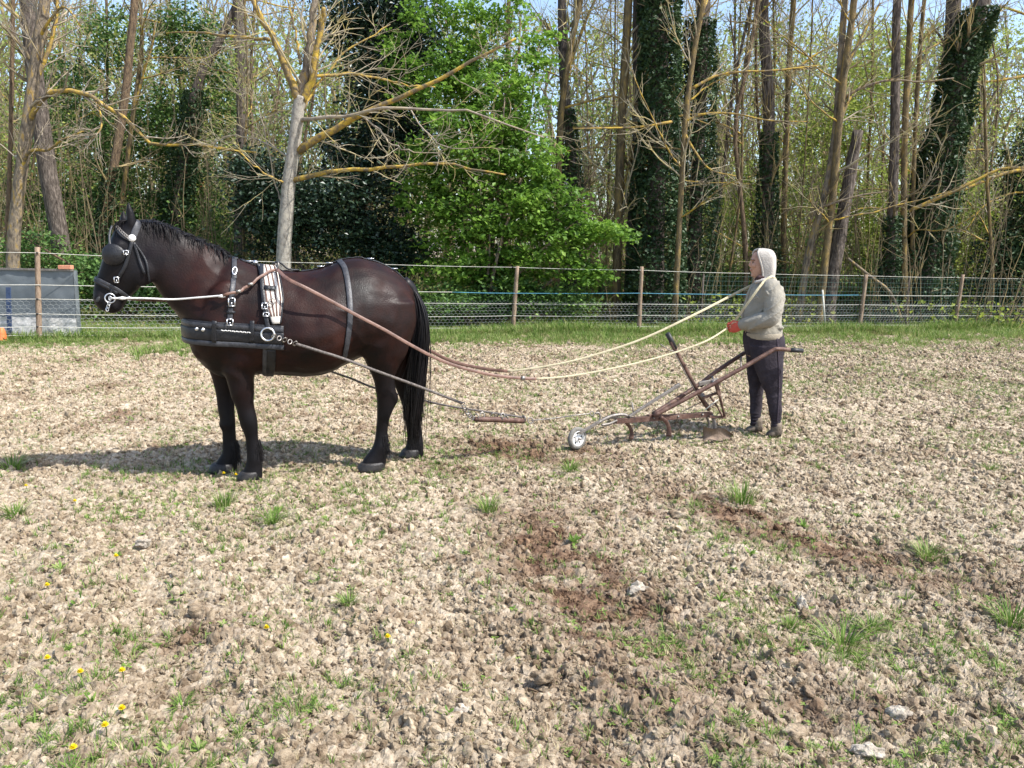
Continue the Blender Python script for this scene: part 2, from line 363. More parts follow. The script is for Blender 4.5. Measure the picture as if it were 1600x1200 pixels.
# ------------------------------------------------------------------ noise
def vnoise(x, y, seed=0):
    xi = np.floor(x).astype(np.int64); yi = np.floor(y).astype(np.int64); fx = x - xi; fy = y - yi
    def h(a, b):
        n = (a * 374761393 + b * 668265263 + seed * 1442695041) & 0xffffffff
        n = ((n ^ (n >> 13)) * 1274126177) & 0xffffffff
        return ((n ^ (n >> 16)) & 0xffff) / 65535.0
    u = fx * fx * (3 - 2 * fx); v = fy * fy * (3 - 2 * fy)
    return (h(xi, yi) * (1 - u) + h(xi + 1, yi) * u) * (1 - v) + (h(xi, yi + 1) * (1 - u) + h(xi + 1, yi + 1) * u) * v
def worley(x, y, seed=0):
    xi = np.floor(x).astype(np.int64); yi = np.floor(y).astype(np.int64); d = np.full(x.shape, 9.0)
    for a in (-1, 0, 1):
        for b in (-1, 0, 1):
            cx, cy = xi + a, yi + b
            n = (cx * 73856093 ^ cy * 19349663 ^ seed * 83492791) & 0xffffffff
            n = ((n ^ (n >> 15)) * 2246822519) & 0xffffffff; n2 = ((n ^ (n >> 13)) * 3266489917) & 0xffffffff
            px = cx + (n & 0xffff) / 65535.0; py = cy + (n2 & 0xffff) / 65535.0
            d = np.minimum(d, (px - x) ** 2 + (py - y) ** 2)
    return np.sqrt(d)
def terrain(x, y):
    x = np.asarray(x, float); y = np.asarray(y, float)
    z = (vnoise(x * .9, y * .9, 3) - .5) * .035 + (vnoise(x * 2.6 + y * .8, y * 2.6, 5) - .5) * .035
    c = (x * .86 + y * .51); ridge = np.sin(c * 2 * np.pi / .62 + 2.2 * vnoise(x * .8, y * .8, 14)) * (.3 + vnoise(x * .7 + 3, y * .7, 15)) * np.clip((5.1 - y) / .8, 0, 1) * .022
    z = z + ridge
    fade = np.clip((13 - y) / 2, 0, 1)
    return z * fade - .004

# ================================================================== GROUND
def fence_depth(x): return np.interp(x, [-12, -7.7, 0, 2.6, 7.7, 10.4, 16], [11.6, 13.0, 16.0, 16.5, 17.7, 18.8, 20.6])
def grid_ground():
    ny, nx = 820, 780
    t = np.linspace(0, 1, ny); d = 1.6 * (20.0 / 1.6) ** t
    s = np.linspace(-1, 1, nx)
    D, S = np.meshgrid(d, s, indexing='ij')
    X = S * (D * .80 + .9); Y = D
    z = terrain(X, Y)
    w1 = worley(X * 19, Y * 19, 1); w2 = worley(X * 36 + 3, Y * 36, 2)
    amp = np.clip((15.5 - Y) / 2, .15, 1); w3 = worley(X * 7 + 1 + .3 * vnoise(X * 9, Y * 9, 8), Y * 7, 5)
    z += amp * (.020 * (1 - np.clip(w1 / .7, 0, 1)) + .012 * (1 - np.clip(w2 / .7, 0, 1)) + .009 * (rng.random(X.shape) - .5) - .018 + .016 * (1 - np.clip(w3 / .6, 0, 1)))
    z -= .10 * np.clip((Y - (fence_depth(X) - .2)) / .25, 0, 1)
    i = (np.arange(ny - 1)[:, None] * nx + np.arange(nx - 1)[None]).ravel()
    F = np.stack([i, i + 1, i + nx + 1, i + nx], -1)
    o = put('field', np.stack([X, Y, z], -1).reshape(-1, 3), F, MT['soil'], smooth=False); tag(o, kind='structure')
grid_ground()
def sheet(name, x0, x1, y0, y1, z, n, m, amp=0.0):
    xs, ys = np.linspace(x0, x1, n), np.linspace(y0, y1, n); X, Y = np.meshgrid(xs, ys)
    Z = z + amp * (vnoise(X * .7, Y * .7, 4) - .5)
    i = (np.arange(n - 1)[:, None] * n + np.arange(n - 1)[None]).ravel()
    tag(put(name, np.stack([X, Y, Z], -1).reshape(-1, 3), np.stack([i, i + 1, i + n + 1, i + n], -1), m), kind='structure')
sheet('ground', -900, 900, -900, 900, -.09, 3, MT['soil'])
sheet('meadow', -70, 70, 11.0, 120, -.07, 90, MT['meadow'], .03)

def scatter(name, pts, rot, scl, idx, protos, mt, label=None, cat=None):
    """one 'stuff' object: instances of a few base meshes on points, by geometry nodes"""
    me = bpy.data.meshes.new(name); me.vertices.add(len(pts)); me.vertices.foreach_set('co', np.asarray(pts, np.float32).ravel())
    a = me.attributes.new('rot', 'FLOAT_VECTOR', 'POINT'); a.data.foreach_set('vector', np.asarray(rot, np.float32).ravel())
    a = me.attributes.new('scl', 'FLOAT_VECTOR', 'POINT'); a.data.foreach_set('vector', np.asarray(scl, np.float32).ravel())
    a = me.attributes.new('idx', 'INT', 'POINT'); a.data.foreach_set('value', np.asarray(idx, np.int32))
    o = bpy.data.objects.new(name, me); COL.objects.link(o)
    c = bpy.data.collections.new(name + '_shapes')
    for k, p in enumerate(protos): c.objects.link(bpy.data.objects.new('%s_shape_%02d' % (name, k), p))
    ng = bpy.data.node_groups.new(name + '_scatter', 'GeometryNodeTree')
    ng.interface.new_socket('Geometry', in_out='INPUT', socket_type='NodeSocketGeometry'); ng.interface.new_socket('Geometry', in_out='OUTPUT', socket_type='NodeSocketGeometry')
    N = ng.nodes; gi = N.new('NodeGroupInput'); go = N.new('NodeGroupOutput'); ip = N.new('GeometryNodeInstanceOnPoints'); ci = N.new('GeometryNodeCollectionInfo')
    ci.inputs['Collection'].default_value = c; ci.inputs['Separate Children'].default_value = True; ci.inputs['Reset Children'].default_value = True
    def at(nm, ty):
        n = N.new('GeometryNodeInputNamedAttribute'); n.data_type = ty; n.inputs['Name'].default_value = nm; return [s for s in n.outputs if s.enabled and s.name == 'Attribute'][0]
    L = ng.links; L.new(gi.outputs[0], ip.inputs['Points']); L.new(ci.outputs[0], ip.inputs['Instance']); ip.inputs['Pick Instance'].default_value = True
    L.new(at('idx', 'INT'), ip.inputs['Instance Index']); L.new(at('rot', 'FLOAT_VECTOR'), ip.inputs['Rotation']); L.new(at('scl', 'FLOAT_VECTOR'), ip.inputs['Scale'])
    L.new(ip.outputs[0], go.inputs[0])
    md = o.modifiers.new('scatter', 'NODES'); md.node_group = ng
    me.materials.append(mt)
    return tag(o, label, cat, kind='stuff')

def ico(sub):
    bm = bmesh.new(); bmesh.ops.create_icosphere(bm, subdivisions=sub, radius=1)
    V = np.array([v.co[:] for v in bm.verts]); F = np.array([[v.index for v in f.verts] for f in bm.faces]); bm.free(); return V, F
def clod_shape(seed, sub=2, rough=.28):
    r = np.random.default_rng(seed); V, F = ico(sub); d = norm(r.normal(size=(9, 3))); k = r.uniform(.55, .95, 9)
    rad = np.ones(len(V))
    for a, b in zip(d, k):                     # planar cuts make broken facets
        dot = V @ a; rad = np.where(dot > 1e-3, np.minimum(rad, b / np.maximum(dot, 1e-3)), rad)
    q = V * 1.7 + r.uniform(0, 9, 3); lum = vnoise(q[:, 0] + 20, q[:, 1] + 20 + q[:, 2] * .7, seed) - .5; q = q * 2.3; l2 = vnoise(q[:, 0] + 40 - q[:, 2] * .6, q[:, 1] + 40, seed + 1) - .5
    rad *= 1 + rough * (1.1 * lum + .6 * l2) + rough * .10 * (r.random(len(V)) - .5)
    V = V * rad[:, None] * np.array([1, r.uniform(.7, 1), r.uniform(.65, .9)])
    return V, F
clods = []
for k in range(10):
    V, F = clod_shape(100 + k, 2 if k < 6 else 3, .75); clods.append(make_mesh('clod', V, F, MT['clod'], smooth=False))
def field_points(n, dmin=2.0, dmax=13.9, power=1.0):
    """random points over the wedge of field in view, denser close by"""
    u = rng.random(n); d = (dmin ** power + u * (dmax ** power - dmin ** power)) ** (1 / power)
    x = rng.uniform(-1, 1, n) * (d * .74 + .5)
    return x, d
x, y = field_points(540000, dmax=18, power=1.0)
sz = np.exp(rng.normal(0, .60, len(x))) * .0062
clump = vnoise(x * 3, y * 3, 21); big = clump > .60
sz = sz * np.where(big, 1.5, .9); sz = np.clip(sz, .003, .034)
far = np.clip((y - 5) / 8, 0, 1); sz *= 1 + .55 * far
keep = (rng.random(len(x)) < (1 - .85 * np.clip((y - (fence_depth(x) - 2.8)) / 2.2, 0, 1))) & (y < fence_depth(x) - .3)
keep &= ~((vnoise(x * 1.7, y * 1.7, 33) > .8) & (rng.random(len(x)) < .5))
x, y, sz = x[keep], y[keep], sz[keep]
bx, by = field_points(3600, dmax=13, power=1.0); kb = vnoise(bx * 2.2, by * 2.2, 91) > .52; x = np.concatenate([x, bx[kb]]); y = np.concatenate([y, by[kb]]); sz = np.concatenate([sz, rng.uniform(.018, .036, kb.sum())])
scatter('soil_clods', np.stack([x, y, terrain(x, y) + sz * .12 - .003 + .012 * (vnoise(x * 9, y * 9, 77) - .5)], -1), rng.uniform(0, 6.28, (len(x), 3)),
        np.stack([sz * rng.uniform(.8, 1.35, len(x)), sz * rng.uniform(.7, 1.1, len(x)), sz * rng.uniform(.6, 1.0, len(x))], -1), rng.integers(0, 10, len(x)), clods, MT['clod'], 'loose pale clods of broken soil lying over the ploughed field', 'soil')

# individual larger clods and stones
for k, (px, py, s, mt, lb) in enumerate([
    (997, 925, .045, 'rock', 'pale rounded stone right of the middle of the field, whitest in the foreground'),
    (1253, 950, .042, 'rock', 'tall pale stone standing on edge beside a grass tuft at the right'),
    (850, 1062, .040, 'clod', 'fist sized pale soil clod at the bottom centre'),
    (1402, 1120, .036, 'rock', 'flat pale stone near the bottom right corner'),
    (1178, 998, .040, 'clod', 'large light brown clod left of the biggest foreground grass tuft'),
    (223, 853, .040, 'rock', 'small cream stone in the field below the shadow of the horse'),
    (1062, 808, .055, 'clod', 'dark brown clod casting a shadow below the plough'),
    (1240, 1150, .035, 'clod', 'brown clod at the lower right between two pale stones'),
    (1355, 1178, .040, 'rock', 'pale stone touching the bottom edge of the field at the right'),
    (318, 962, .045, 'clod', 'upturned dark crumbly clod at the left of the field'),
    (720, 1115, .032, 'rock', 'thin flat pale stone at the bottom centre')]):
    g = G(px, py); V, F = clod_shape(400 + k, 4, .6)
    V = V * s * (.8 if k == 1 else 1); V[:, 0] *= 1.25
    if k == 1: V = V[:, [2, 1, 0]]
    o = put('stone' if mt == 'rock' else 'clod', V + g + np.array([0, 0, s * .3]), F, MT[mt], smooth=False, loc=g); tag(o, lb, 'stone' if mt == 'rock' else 'clod')

# grass blades ------------------------------------------------------
def blade_set(n, h, spread, width, seed, lean=.5, seg=3):
    r = np.random.default_rng(seed); V = []; F = []; A = []
    for i in range(n):
        a = r.uniform(0, 6.28); b = np.array([math.cos(a), math.sin(a), 0]) ; p = b * spread * math.sqrt(r.random()) * .5
        hh = h * r.uniform(.5, 1.1); ln = lean * r.uniform(.2, 1.3); wd = width * r.uniform(.7, 1.2); sd_ = np.array([-b[1], b[0], 0]); o = len(V)
        c = r.random()
        for k in range(seg + 1):
            t = k / seg; q = p + b * ln * h * t ** 1.7 + np.array([0, 0, hh * (t - .35 * ln * t * t)]); ww = wd * (1 - t) ** .7 * .5 + .0003
            V += [q - sd_ * ww, q + sd_ * ww]
        for k in range(seg): F.append((o + 2 * k, o + 2 * k + 1, o + 2 * k + 3, o + 2 * k + 2)); A.append(c)
    return np.array(V), np.array(F), np.array(A)
def rosette(n, L, wd, seed, up=.5):
    r = np.random.default_rng(seed); V = []; F = []; A = []
    for i in range(n):
        a = 6.28 * i / n + r.normal(0, .25); b = np.array([math.cos(a), math.sin(a), 0]); s = np.array([-b[1], b[0], 0]); l = L * r.uniform(.6, 1.1); e = up * r.uniform(.5, 1.4); o = len(V); c = r.uniform(.2, .9)
        for t, q in ((0, .15), (.35, .8), (.7, 1), (1, .08)):
            p = b * l * t + np.array([0, 0, l * (e * t - .35 * t * t)]); V += [p - s * wd * q / 2, p + s * wd * q / 2]
        for k in range(3): F.append((o + 2 * k, o + 2 * k + 1, o + 2 * k + 3, o + 2 * k + 2)); A.append(c)
    return np.array(V), np.array(F), np.array(A)
sm = [make_mesh('blades', *blade_set(7, .07, .05, .006, 20 + k, .8)[:2], MT['grass'], attr=blade_set(7, .07, .05, .006, 20 + k, .8)[2]) for k in range(5)]
sm += [make_mesh('straw', *blade_set(5, .05, .06, .004, 40 + k, 1.6)[:2], MT['dryg'], attr=blade_set(5, .05, .06, .004, 40 + k, 1.6)[2]) for k in range(3)]
sm += [make_mesh('weed', *rosette(6, .04, .014, 50 + k)[:2], MT['grass'], attr=rosette(6, .04, .014, 50 + k)[2]) for k in range(2)]
x, y = field_points(200000, 2.2, 18, 1.0)
pn = vnoise(x * .8 + 5, y * .8, 61) * .55 + vnoise(x * 2.5, y * 2.5, 62) * .45
bias = .08 * np.clip((y - 8.5) / 4, 0, 1) + .07 * ((x > 1) & (y > 6)) + .07 * ((x < -1.2) & (y < 5.6)) + .11 * ((x > -1.3) & (x < .5) & (y > 5.9) & (y < 9)) + -.03 * ((x > -.5) & (y < 5)) + .05 * ((x > 1) & (y > 10)) - .10 * ((x < -1.6) & (y > 5.8))
thr = .60 - bias
keep = (pn > thr) & (rng.random(len(x)) < .42) | (rng.random(len(x)) < .13)
# keep the weeds off the walker's feet and hooves only through chance; they hug the ground
x, y = x[keep], y[keep]; ii = rng.integers(0, 10, len(x)); s = rng.uniform(.2, .8, len(x)) * (1 + .3 * np.clip((y - 7) / 5, 0, 1))
scatter('weeds_and_straw', np.stack([x, y, terrain(x, y) + .004], -1), np.stack([rng.normal(0, .15, len(x)), rng.normal(0, .15, len(x)), rng.uniform(0, 6.28, len(x))], -1), np.stack([s, s, s], -1), ii, sm, MT['grass'], 'thin scattered weeds and straw among the clods', 'weeds')
# grass verge at the fence: short in front, long under the wires
gm = [make_mesh('verge_straw', *blade_set(12, .12, .14, .008, 90 + k, 1.2)[:2], MT['dryg'], attr=blade_set(12, .12, .14, .008, 90 + k, 1.2)[2]) for k in range(2)] + [make_mesh('verge_blades', *blade_set(16, .16, .12, .010, 70 + k, .7)[:2], MT['grass'], attr=blade_set(16, .16, .12, .010, 70 + k, .7)[2]) for k in range(6)]
n = 38000; x = rng.uniform(-13, 16, n); fd = fence_depth(x); y = fd + np.where(x > 1.5, rng.normal(-1.3, 1.3, n), rng.normal(-.9, 1.05, n))
s = np.where(np.abs(y - fd) < .5, 1.25, .75) * rng.uniform(.3, 1.25, n) * (.6 + .8 * vnoise(x * .7, y * .7, 71))
keep = (rng.random(n) < np.clip((y - (fd - 3.2)) / 2.8, .03, 1) * np.clip(2.6 * vnoise(x * .9, y * .9, 75) - .35 + .6 * (y > fd - .8), .04, 1))
s = s * np.where((x < -5.6) & (y < fd), .55, 1)
x2 = rng.uniform(-22, 26, 26000); y2 = fence_depth(np.clip(x2, -12, 16)) + rng.uniform(.3, 14, 26000); s2 = rng.uniform(.3, .8, 26000)
x = np.concatenate([x[keep], x2]); y = np.concatenate([y[keep], y2]); s = np.concatenate([s[keep], s2])
scatter('verge_grass', np.stack([x, y, terrain(x, y) - .005], -1), np.stack([0 * x, 0 * x, rng.uniform(0, 6.28, len(x))], -1), np.stack([s, s, s], -1), rng.integers(0, 8, len(x)), gm, MT['grass'], 'green grass verge along the foot of the fence and the meadow behind', 'grass')

# tufts and weeds one can point to
def tuft(kind, px, py, size, seed, lb, group=None):
    g = G(px, py); g[2] = terrain(g[0], g[1]) + .005
    if kind == 'grass_tuft':
        V, F, A = blade_set(int(30 + 500 * size), size, size * 1.1, .0055, seed, .5 + .9 * ((seed * 37) % 10) / 10, 4)
    else:
        V, F, A = rosette(9, size * .8, size * .26, seed, .8); V2, F2, A2 = rosette(6, size * .55, size * .2, seed + 1, 1.6)
        F = np.vstack([F, F2 + len(V)]); V = np.vstack([V, V2]); A = np.concatenate([A, A2])
    o = put(kind, V + g, F, MT['grass'], smooth=False, loc=g, attr=A); tag(o, lb, 'grass tuft' if kind == 'grass_tuft' else 'weed', group)
for a in [
    ('grass_tuft', 890, 738, .11, 1, 'bright green grass tuft on the soil below the plough wheel'),
    ('grass_tuft', 763, 795, .12, 2, 'bluish green grass tuft in the field between horse and plough'),
    ('grass_tuft', 1160, 785, .17, 3, 'tall wispy grass tuft below the feet of the walker'),
    ('grass_tuft', 1316, 1008, .13, 4, 'dense bright grass tuft with one pale bent blade at the lower right'),
    ('grass_tuft', 1580, 978, .12, 5, 'grass tuft cut by the right edge of the view'),
    ('weed', 1172, 874, .055, 6, 'small broad leaved green weed right of the field centre'),
    ('weed', 1338, 806, .05, 7, 'green rosette weed, left one of a pair right of the walker'),
    ('weed', 1402, 806, .035, 8, 'tiny green rosette weed, right one of a pair right of the walker'),
    ('weed', 95, 892, .05, 9, 'bright green weed alone at the left of the field'),
    ('grass_tuft', 350, 790, .12, 10, 'green tuft right below the near front hoof'),
    ('grass_tuft', 20, 730, .15, 11, 'upright bluish grass tuft in the tip of the horse shadow'),
    ('grass_tuft', 25, 805, .10, 12, 'green patch of grass at the left edge below the shadow'),
    ('weed', 896, 852, .07, 13, 'spreading green weed in the middle of the field'),
    ('weed', 120, 960, .045, 14, 'star shaped green weed at the lower left'),
    ('weed', 268, 1178, .06, 15, 'dark green weed touching the bottom edge at the left'),
    ('weed', 312, 1165, .06, 16, 'upright leafy weed at the bottom left beside a dark green one'),
    ('weed', 145, 1110, .05, 17, 'pale narrow leaved weed between the yellow flowers'),
    ('grass_tuft', 285, 1095, .05, 18, 'small fresh grass tuft in the lower left'),
    ('grass_tuft', 1235, 980, .06, 19, 'low grass tuft behind the densest foreground tuft'),
    ('weed', 1125, 945, .05, 20, 'green weed beside the whitest stone'),
    ('grass_tuft', 1546, 738, .07, 21, 'small tuft on bare soil at the right'),
    ('grass_tuft', 1450, 870, .12, 22, 'half dry drooping grass tuft at the right'),
    ('weed', 1255, 818, .06, 23, 'green weed below the pair of feet of the walker'),
    ('grass_tuft', 425, 820, .11, 24, 'dull green clump below the near front hoof, nearer the viewer'),
    ('grass_tuft', 545, 950, .06, 25, 'thin straw coloured tuft in the middle of the field'),
    ('weed', 700, 1125, .05, 26, 'small weed at the bottom centre'),
    ('weed', 183, 868, .04, 27, 'small weed with a yellow bud at the left'),
    ('grass_tuft', 1360, 990, .07, 28, 'lower tuft right of the densest foreground tuft'),
]: tuft(*a)
def flower(px, py, hgt, lb, group=None):
    p = G(px, py + hgt * 1250 / 5); g = np.array([p[0], p[1], terrain(p[0], p[1])]); t = empty('dandelion', g, lb, 'flower', group)
    tube_obj('stem', spline([g, g + [.004, 0, hgt * .5], g + [0, 0, hgt]], 5), .0018, MT['grass'], t, 5)
    mb = MB(); r = .014
    for lay, (rr, up) in enumerate(((1, .15), (.8, .5), (.5, .9))):
        for k in range(10):
            a = 6.28 * (k + .5 * lay) / 10; b = np.array([math.cos(a), math.sin(a), 0]); s = np.array([-b[1], b[0], 0]); c = g + [0, 0, hgt]
            mb.add([c, c + b * r * rr * .6 - s * r * .25 + [0, 0, r * up * .6], c + b * r * rr + [0, 0, r * up], c + b * r * rr * .6 + s * r * .25 + [0, 0, r * up * .6]], [(0, 1, 2, 3)])
    mb.build('petals', MT['yellow'], t, smooth=False)
for px, py, h, lb in [
    (192, 1056, .05, 'largest yellow dandelion flower in the lower left of the field'), (166, 1147, .04, 'yellow dandelion second lowest at the left'),
    (127, 1062, .03, 'small yellow dandelion left of the largest one'), (192, 1117, .04, 'tiny yellow dandelion between two bigger ones'),
    (116, 1178, .03, 'pale yellow dandelion nearest the bottom edge'), (75, 1034, .02, 'faint yellow dandelion nearest the left edge'),
    (75, 923, .03, 'yellow dandelion at the left above the others'), (606, 998, .03, 'single yellow dandelion in the centre of the field'),
    (118, 786, .04, 'yellow dandelion left of the horse shadow tuft'), (182, 870, .04, 'yellow bud on a weed at the left'),
    (350, 738, .05, 'yellow dandelion in front of the far front hoof'), (369, 741, .05, 'yellow dandelion in front of the near front hoof'),
    (41, 758, .03, 'yellow dandelion below the shadow near the left edge'), (417, 988, .02, 'small yellow flower left of the field centre')]: flower(px, py, h, lb)

# ================================================================== HORSE
_f = (G(395, 748) + G(350, 737)) / 2; _h = (G(585, 728) + G(645, 718)) / 2
HO = (_f + _h) / 2; HA = _f - _h; HA[2] = 0; HA = HA / np.linalg.norm(HA)      # axis towards the head
HL = np.array([HA[1], -HA[0], 0.0])
if HL[1] > 0: HL = -HL                                                       # lateral, towards the viewer
UP = np.array([0, 0, 1.0])
def HP(px, py, w=0.0): return PPL(px, py, HO + HL * w, HL)
def stations_xy(lst, wc=0.0, k=22, n=None, egg=0.0, pw=2.0):
    """lst of (top px,py),(bottom px,py),halfwidth -> smooth rings"""
    A = np.array([HP(*a, w=wc if np.isscalar(wc) else wc[i]) for i, (a, b, h) in enumerate(lst)])
    B = np.array([HP(*b, w=wc if np.isscalar(wc) else wc[i]) for i, (a, b, h) in enumerate(lst)])
    H = np.array([h for _, _, h in lst]); n = n or len(lst) * 3
    A = spline(A, n); B = spline(B, n); H = np.maximum(spline(np.stack([H, H, H], 1), n)[:, 0], .012)
    th = np.arange(k) / k * 2 * np.pi; c, s = np.cos(th), np.sin(th)
    c2 = np.sign(c) * np.abs(c) ** (2 / pw); s2 = np.sign(s) * np.abs(s) ** (2 / pw)
    C = (A + B) / 2; D = (A - B) / 2
    return C[:, None] + D[:, None] * c2[None, :, None] + HL[None, None] * (H[:, None] * s2[None] * (1 - egg * c2[None]))[..., None]
hb = MB()
# barrel
loft(hb, stations_xy([
    ((290, 497), (293, 524), .10), ((300, 468), (303, 552), .19), ((320, 436), (322, 574), .235), ((342, 410), (342, 588), .26), ((362, 402), (362, 591), .275),
    ((385, 409), (385, 590), .295), ((410, 417), (410, 584), .325), ((440, 424), (438, 586), .36), ((470, 425), (470, 588), .385), ((500, 419), (498, 586), .39),
    ((522, 410), (520, 577), .375), ((545, 405), (543, 565), .355), ((570, 405), (566, 556), .335), ((595, 411), (590, 560), .315), ((615, 421), (612, 562), .285),
    ((632, 436), (630, 550), .225), ((643, 455), (640, 528), .15), ((648, 472), (646, 505), .06)], egg=.22))
# neck
loft(hb, stations_xy([
    ((216, 344), (226, 425), .075), ((232, 346), (238, 442), .085), ((256, 351), (250, 458), .095), ((282, 362), (264, 476), .11), ((308, 373), (277, 492), .13), ((332, 384), (288, 508), .16),
    ((352, 396), (296, 535), .195), ((368, 404), (308, 562), .215), ((380, 410), (330, 575), .22)], egg=.38))
# head
loft(hb, stations_xy([
    ((222, 346), (238, 408), .07), ((206, 343), (237, 424), .085), ((190, 345), (234, 436), .098), ((177, 362), (226, 444), .105), ((168, 382), (217, 450), .102), ((160, 402), (209, 458), .088),
    ((153, 424), (201, 467), .068), ((148, 443), (195, 475), .058), ((145, 460), (192, 482), .062), ((147, 474), (185, 487), .056), ((153, 484), (178, 491), .04)], pw=2.3))
for sgn in (1, -1):
    ellipsoid(hb, HP(222, 425, .075 * sgn), HA * .085, HL * .035, UP * .10)            # cheek (jowl)
    ellipsoid(hb, HP(186, 383, .085 * sgn), HA * .035, HL * .028, UP * .03)            # orbit
    ellipsoid(hb, HP(153, 466, .042 * sgn), HA * .022, HL * .024, UP * .032)           # nostril wing
    ellipsoid(hb, HP(350, 500, .20 * sgn), HA * .14 + UP * .05, HL * .075, UP * .26 - HA * .05)   # shoulder
    ellipsoid(hb, HP(382, 560, .20 * sgn), HA * .12, HL * .08, UP * .10)               # triceps
    ellipsoid(hb, HP(596, 492, .17 * sgn), HA * .21, HL * .125, UP * .23)               # haunch
    ellipsoid(hb, HP(575, 540, .20 * sgn), HA * .07, HL * .07, UP * .10)               # stifle
    ellipsoid(hb, HP(312, 535, .09 * sgn), HA * .06, HL * .09, UP * .12)               # breast
# legs: (front px, back px, y px, half width) rings level with the ground
def leg(lst, w):
    L = [((f, y), (b, y), h) for f, b, y, h in lst]
    ws = w if np.isscalar(w) else np.interp(np.linspace(0, 1, len(L)), np.linspace(0, 1, len(w)), w)
    loft(hb, stations_xy(L, ws, k=16, pw=2.2))
    return L
fore_n = [(330, 398, 500, .09), (334, 402, 535, .10), (342, 401, 560, .095), (350, 398, 585, .08), (359, 398, 612, .068), (367, 399, 635, .058), (371, 403, 655, .062), (377, 404, 672, .056), (382, 404, 686, .045), (384, 406, 702, .045), (385, 409, 716, .055), (382, 411, 729, .052), (378, 411, 740, .055), (374, 411, 751, .062)]
leg(fore_n, (.17, .16, .14, .13))
fore_f = [(305, 370, 510, .09), (312, 373, 540, .10), (322, 372, 566, .09), (330, 369, 590, .075), (336, 367, 615, .06), (340, 367, 640, .056), (344, 369, 656, .058), (347, 370, 674, .046), (347, 371, 692, .045), (346, 372, 706, .054), (340, 372, 718, .054), (334, 372, 728, .058), (329, 372, 738, .062)]
leg(fore_f, (-.16, -.15, -.14, -.14))
hind_n = [(552, 648, 470, .12), (553, 649, 500, .14), (558, 643, 530, .14), (566, 634, 553, .12), (575, 622, 573, .095), (583, 616, 592, .078), (588, 619, 612, .066), (589, 618, 628, .062), (590, 611, 645, .052), (589, 607, 662, .046), (586, 606, 680, .046), (583, 606, 694, .055), (576, 606, 706, .055), (568, 605, 717, .056), (561, 605, 729, .06)]
leg(hind_n, (.17, .17, .15, .15))
hind_f = [(560, 646, 490, .12), (575, 648, 520, .13), (592, 650, 550, .12), (604, 652, 575, .09), (614, 655, 597, .075), (622, 660, 615, .064), (628, 660, 632, .06), (631, 657, 648, .05), (634, 658, 664, .045), (636, 660, 680, .05), (635, 662, 692, .055), (631, 662, 704, .055), (627, 661, 718, .058)]
leg(hind_f, (-.16, -.16, -.15, -.15))
# ears
def ear(base, tip, mid, wb, wc):
    limb(hb, [HP(*base, w=wc), HP(*mid, w=wc), HP(*tip, w=wc)], [wb, wb * .85, wb * .18], 10, 9)
ear((206, 352), (200, 316), (203, 333), .036, .05); ear((195, 350), (193, 326), (193, 338), .030, -.06)
ellipsoid(hb, HP(375, 590, .17), HA * .045, HL * .04, UP * .09); ellipsoid(hb, HP(389, 575, .17), HA * .035, HL * .045, UP * .10)      # forearm
for (a, b_), wv in (((387, 662), .13), ((356, 662), -.14)): ellipsoid(hb, HP(a, b_, wv), HA * .062, HL * .058, UP * .055)    # knees
for (a, b_), wv in (((612, 622), .15), ((650, 626), -.15)): ellipsoid(hb, HP(a, b_, wv), HA * .050, HL * .045, UP * .06)     # hocks
HV, HF = remesh(hb, .0115, 18)
# close-grained relief: tendons and muscle ripples
def relief(V, F):
    me = make_mesh('t', V, F, []); n = np.empty(len(V) * 3, np.float32); me.vertices.foreach_get('normal', n); n = n.reshape(-1, 3).astype(float); bpy.data.meshes.remove(me)
    a = (V - HO) @ HA; z = V[:, 2]; s = np.sign((V - HO) @ HL)
    f = (1 - 2 * np.abs(vnoise(a * 4.5 + 30 + s * 7 + z * 1.5, z * 6 + 30 - a * 2, 5) - .5)) ** 2 - .4; g = vnoise(a * 13 + 9, z * 9 + 9 + s * 5, 6) - .5
    return V + n * (.010 * f + .0055 * g)[:, None]
HV = relief(HV, HF)
HB = bvh_of(HV, HF)
horse = empty('horse', HO, 'dark bay draught horse in black harness standing side on facing left', 'horse')
body = put('body', HV, HF, MT['coat'], horse)
# coat colour: points (legs, head) blacker than the barrel
m = MT['coat']; nt = m.node_tree; ns = nt.nodes; L = nt.links; b = ns['Principled BSDF']
cr = [n for n in ns if n.type == 'VALTORGB'][0]; geo = [n for n in ns if n.type == 'NEW_GEOMETRY'][0]
sx = ns.new('ShaderNodeSeparateXYZ'); L.new(geo.outputs['Position'], sx.inputs[0])
mr = ns.new('ShaderNodeMapRange'); mr.inputs[1].default_value = .45; mr.inputs[2].default_value = .85; L.new(sx.outputs[2], mr.inputs[0])
hx = HP(262, 400); dt = ns.new('ShaderNodeVectorMath'); dt.operation = 'DOT_PRODUCT'; dt.inputs[1].default_value = tuple(-HA); L.new(geo.outputs['Position'], dt.inputs[0])
mr2 = ns.new('ShaderNodeMapRange'); s0 = -float(np.dot(HP(215, 400), HA)); s1 = -float(np.dot(HP(300, 400), HA)); mr2.inputs[1].default_value = s0; mr2.inputs[2].default_value = s1; L.new(dt.outputs['Value'], mr2.inputs[0])
mu = ns.new('ShaderNodeMath'); mu.operation = 'MULTIPLY'; L.new(mr.outputs[0], mu.inputs[0]); L.new(mr2.outputs[0], mu.inputs[1])
mx = ns.new('ShaderNodeMix'); mx.data_type = 'RGBA'; mx.inputs[6].default_value = (.0065, .0055, .0065, 1); L.new(mu.outputs[0], mx.inputs[0]); L.new(cr.outputs[0], mx.inputs[7]); L.new(mx.outputs[2], b.inputs['Base Color'])
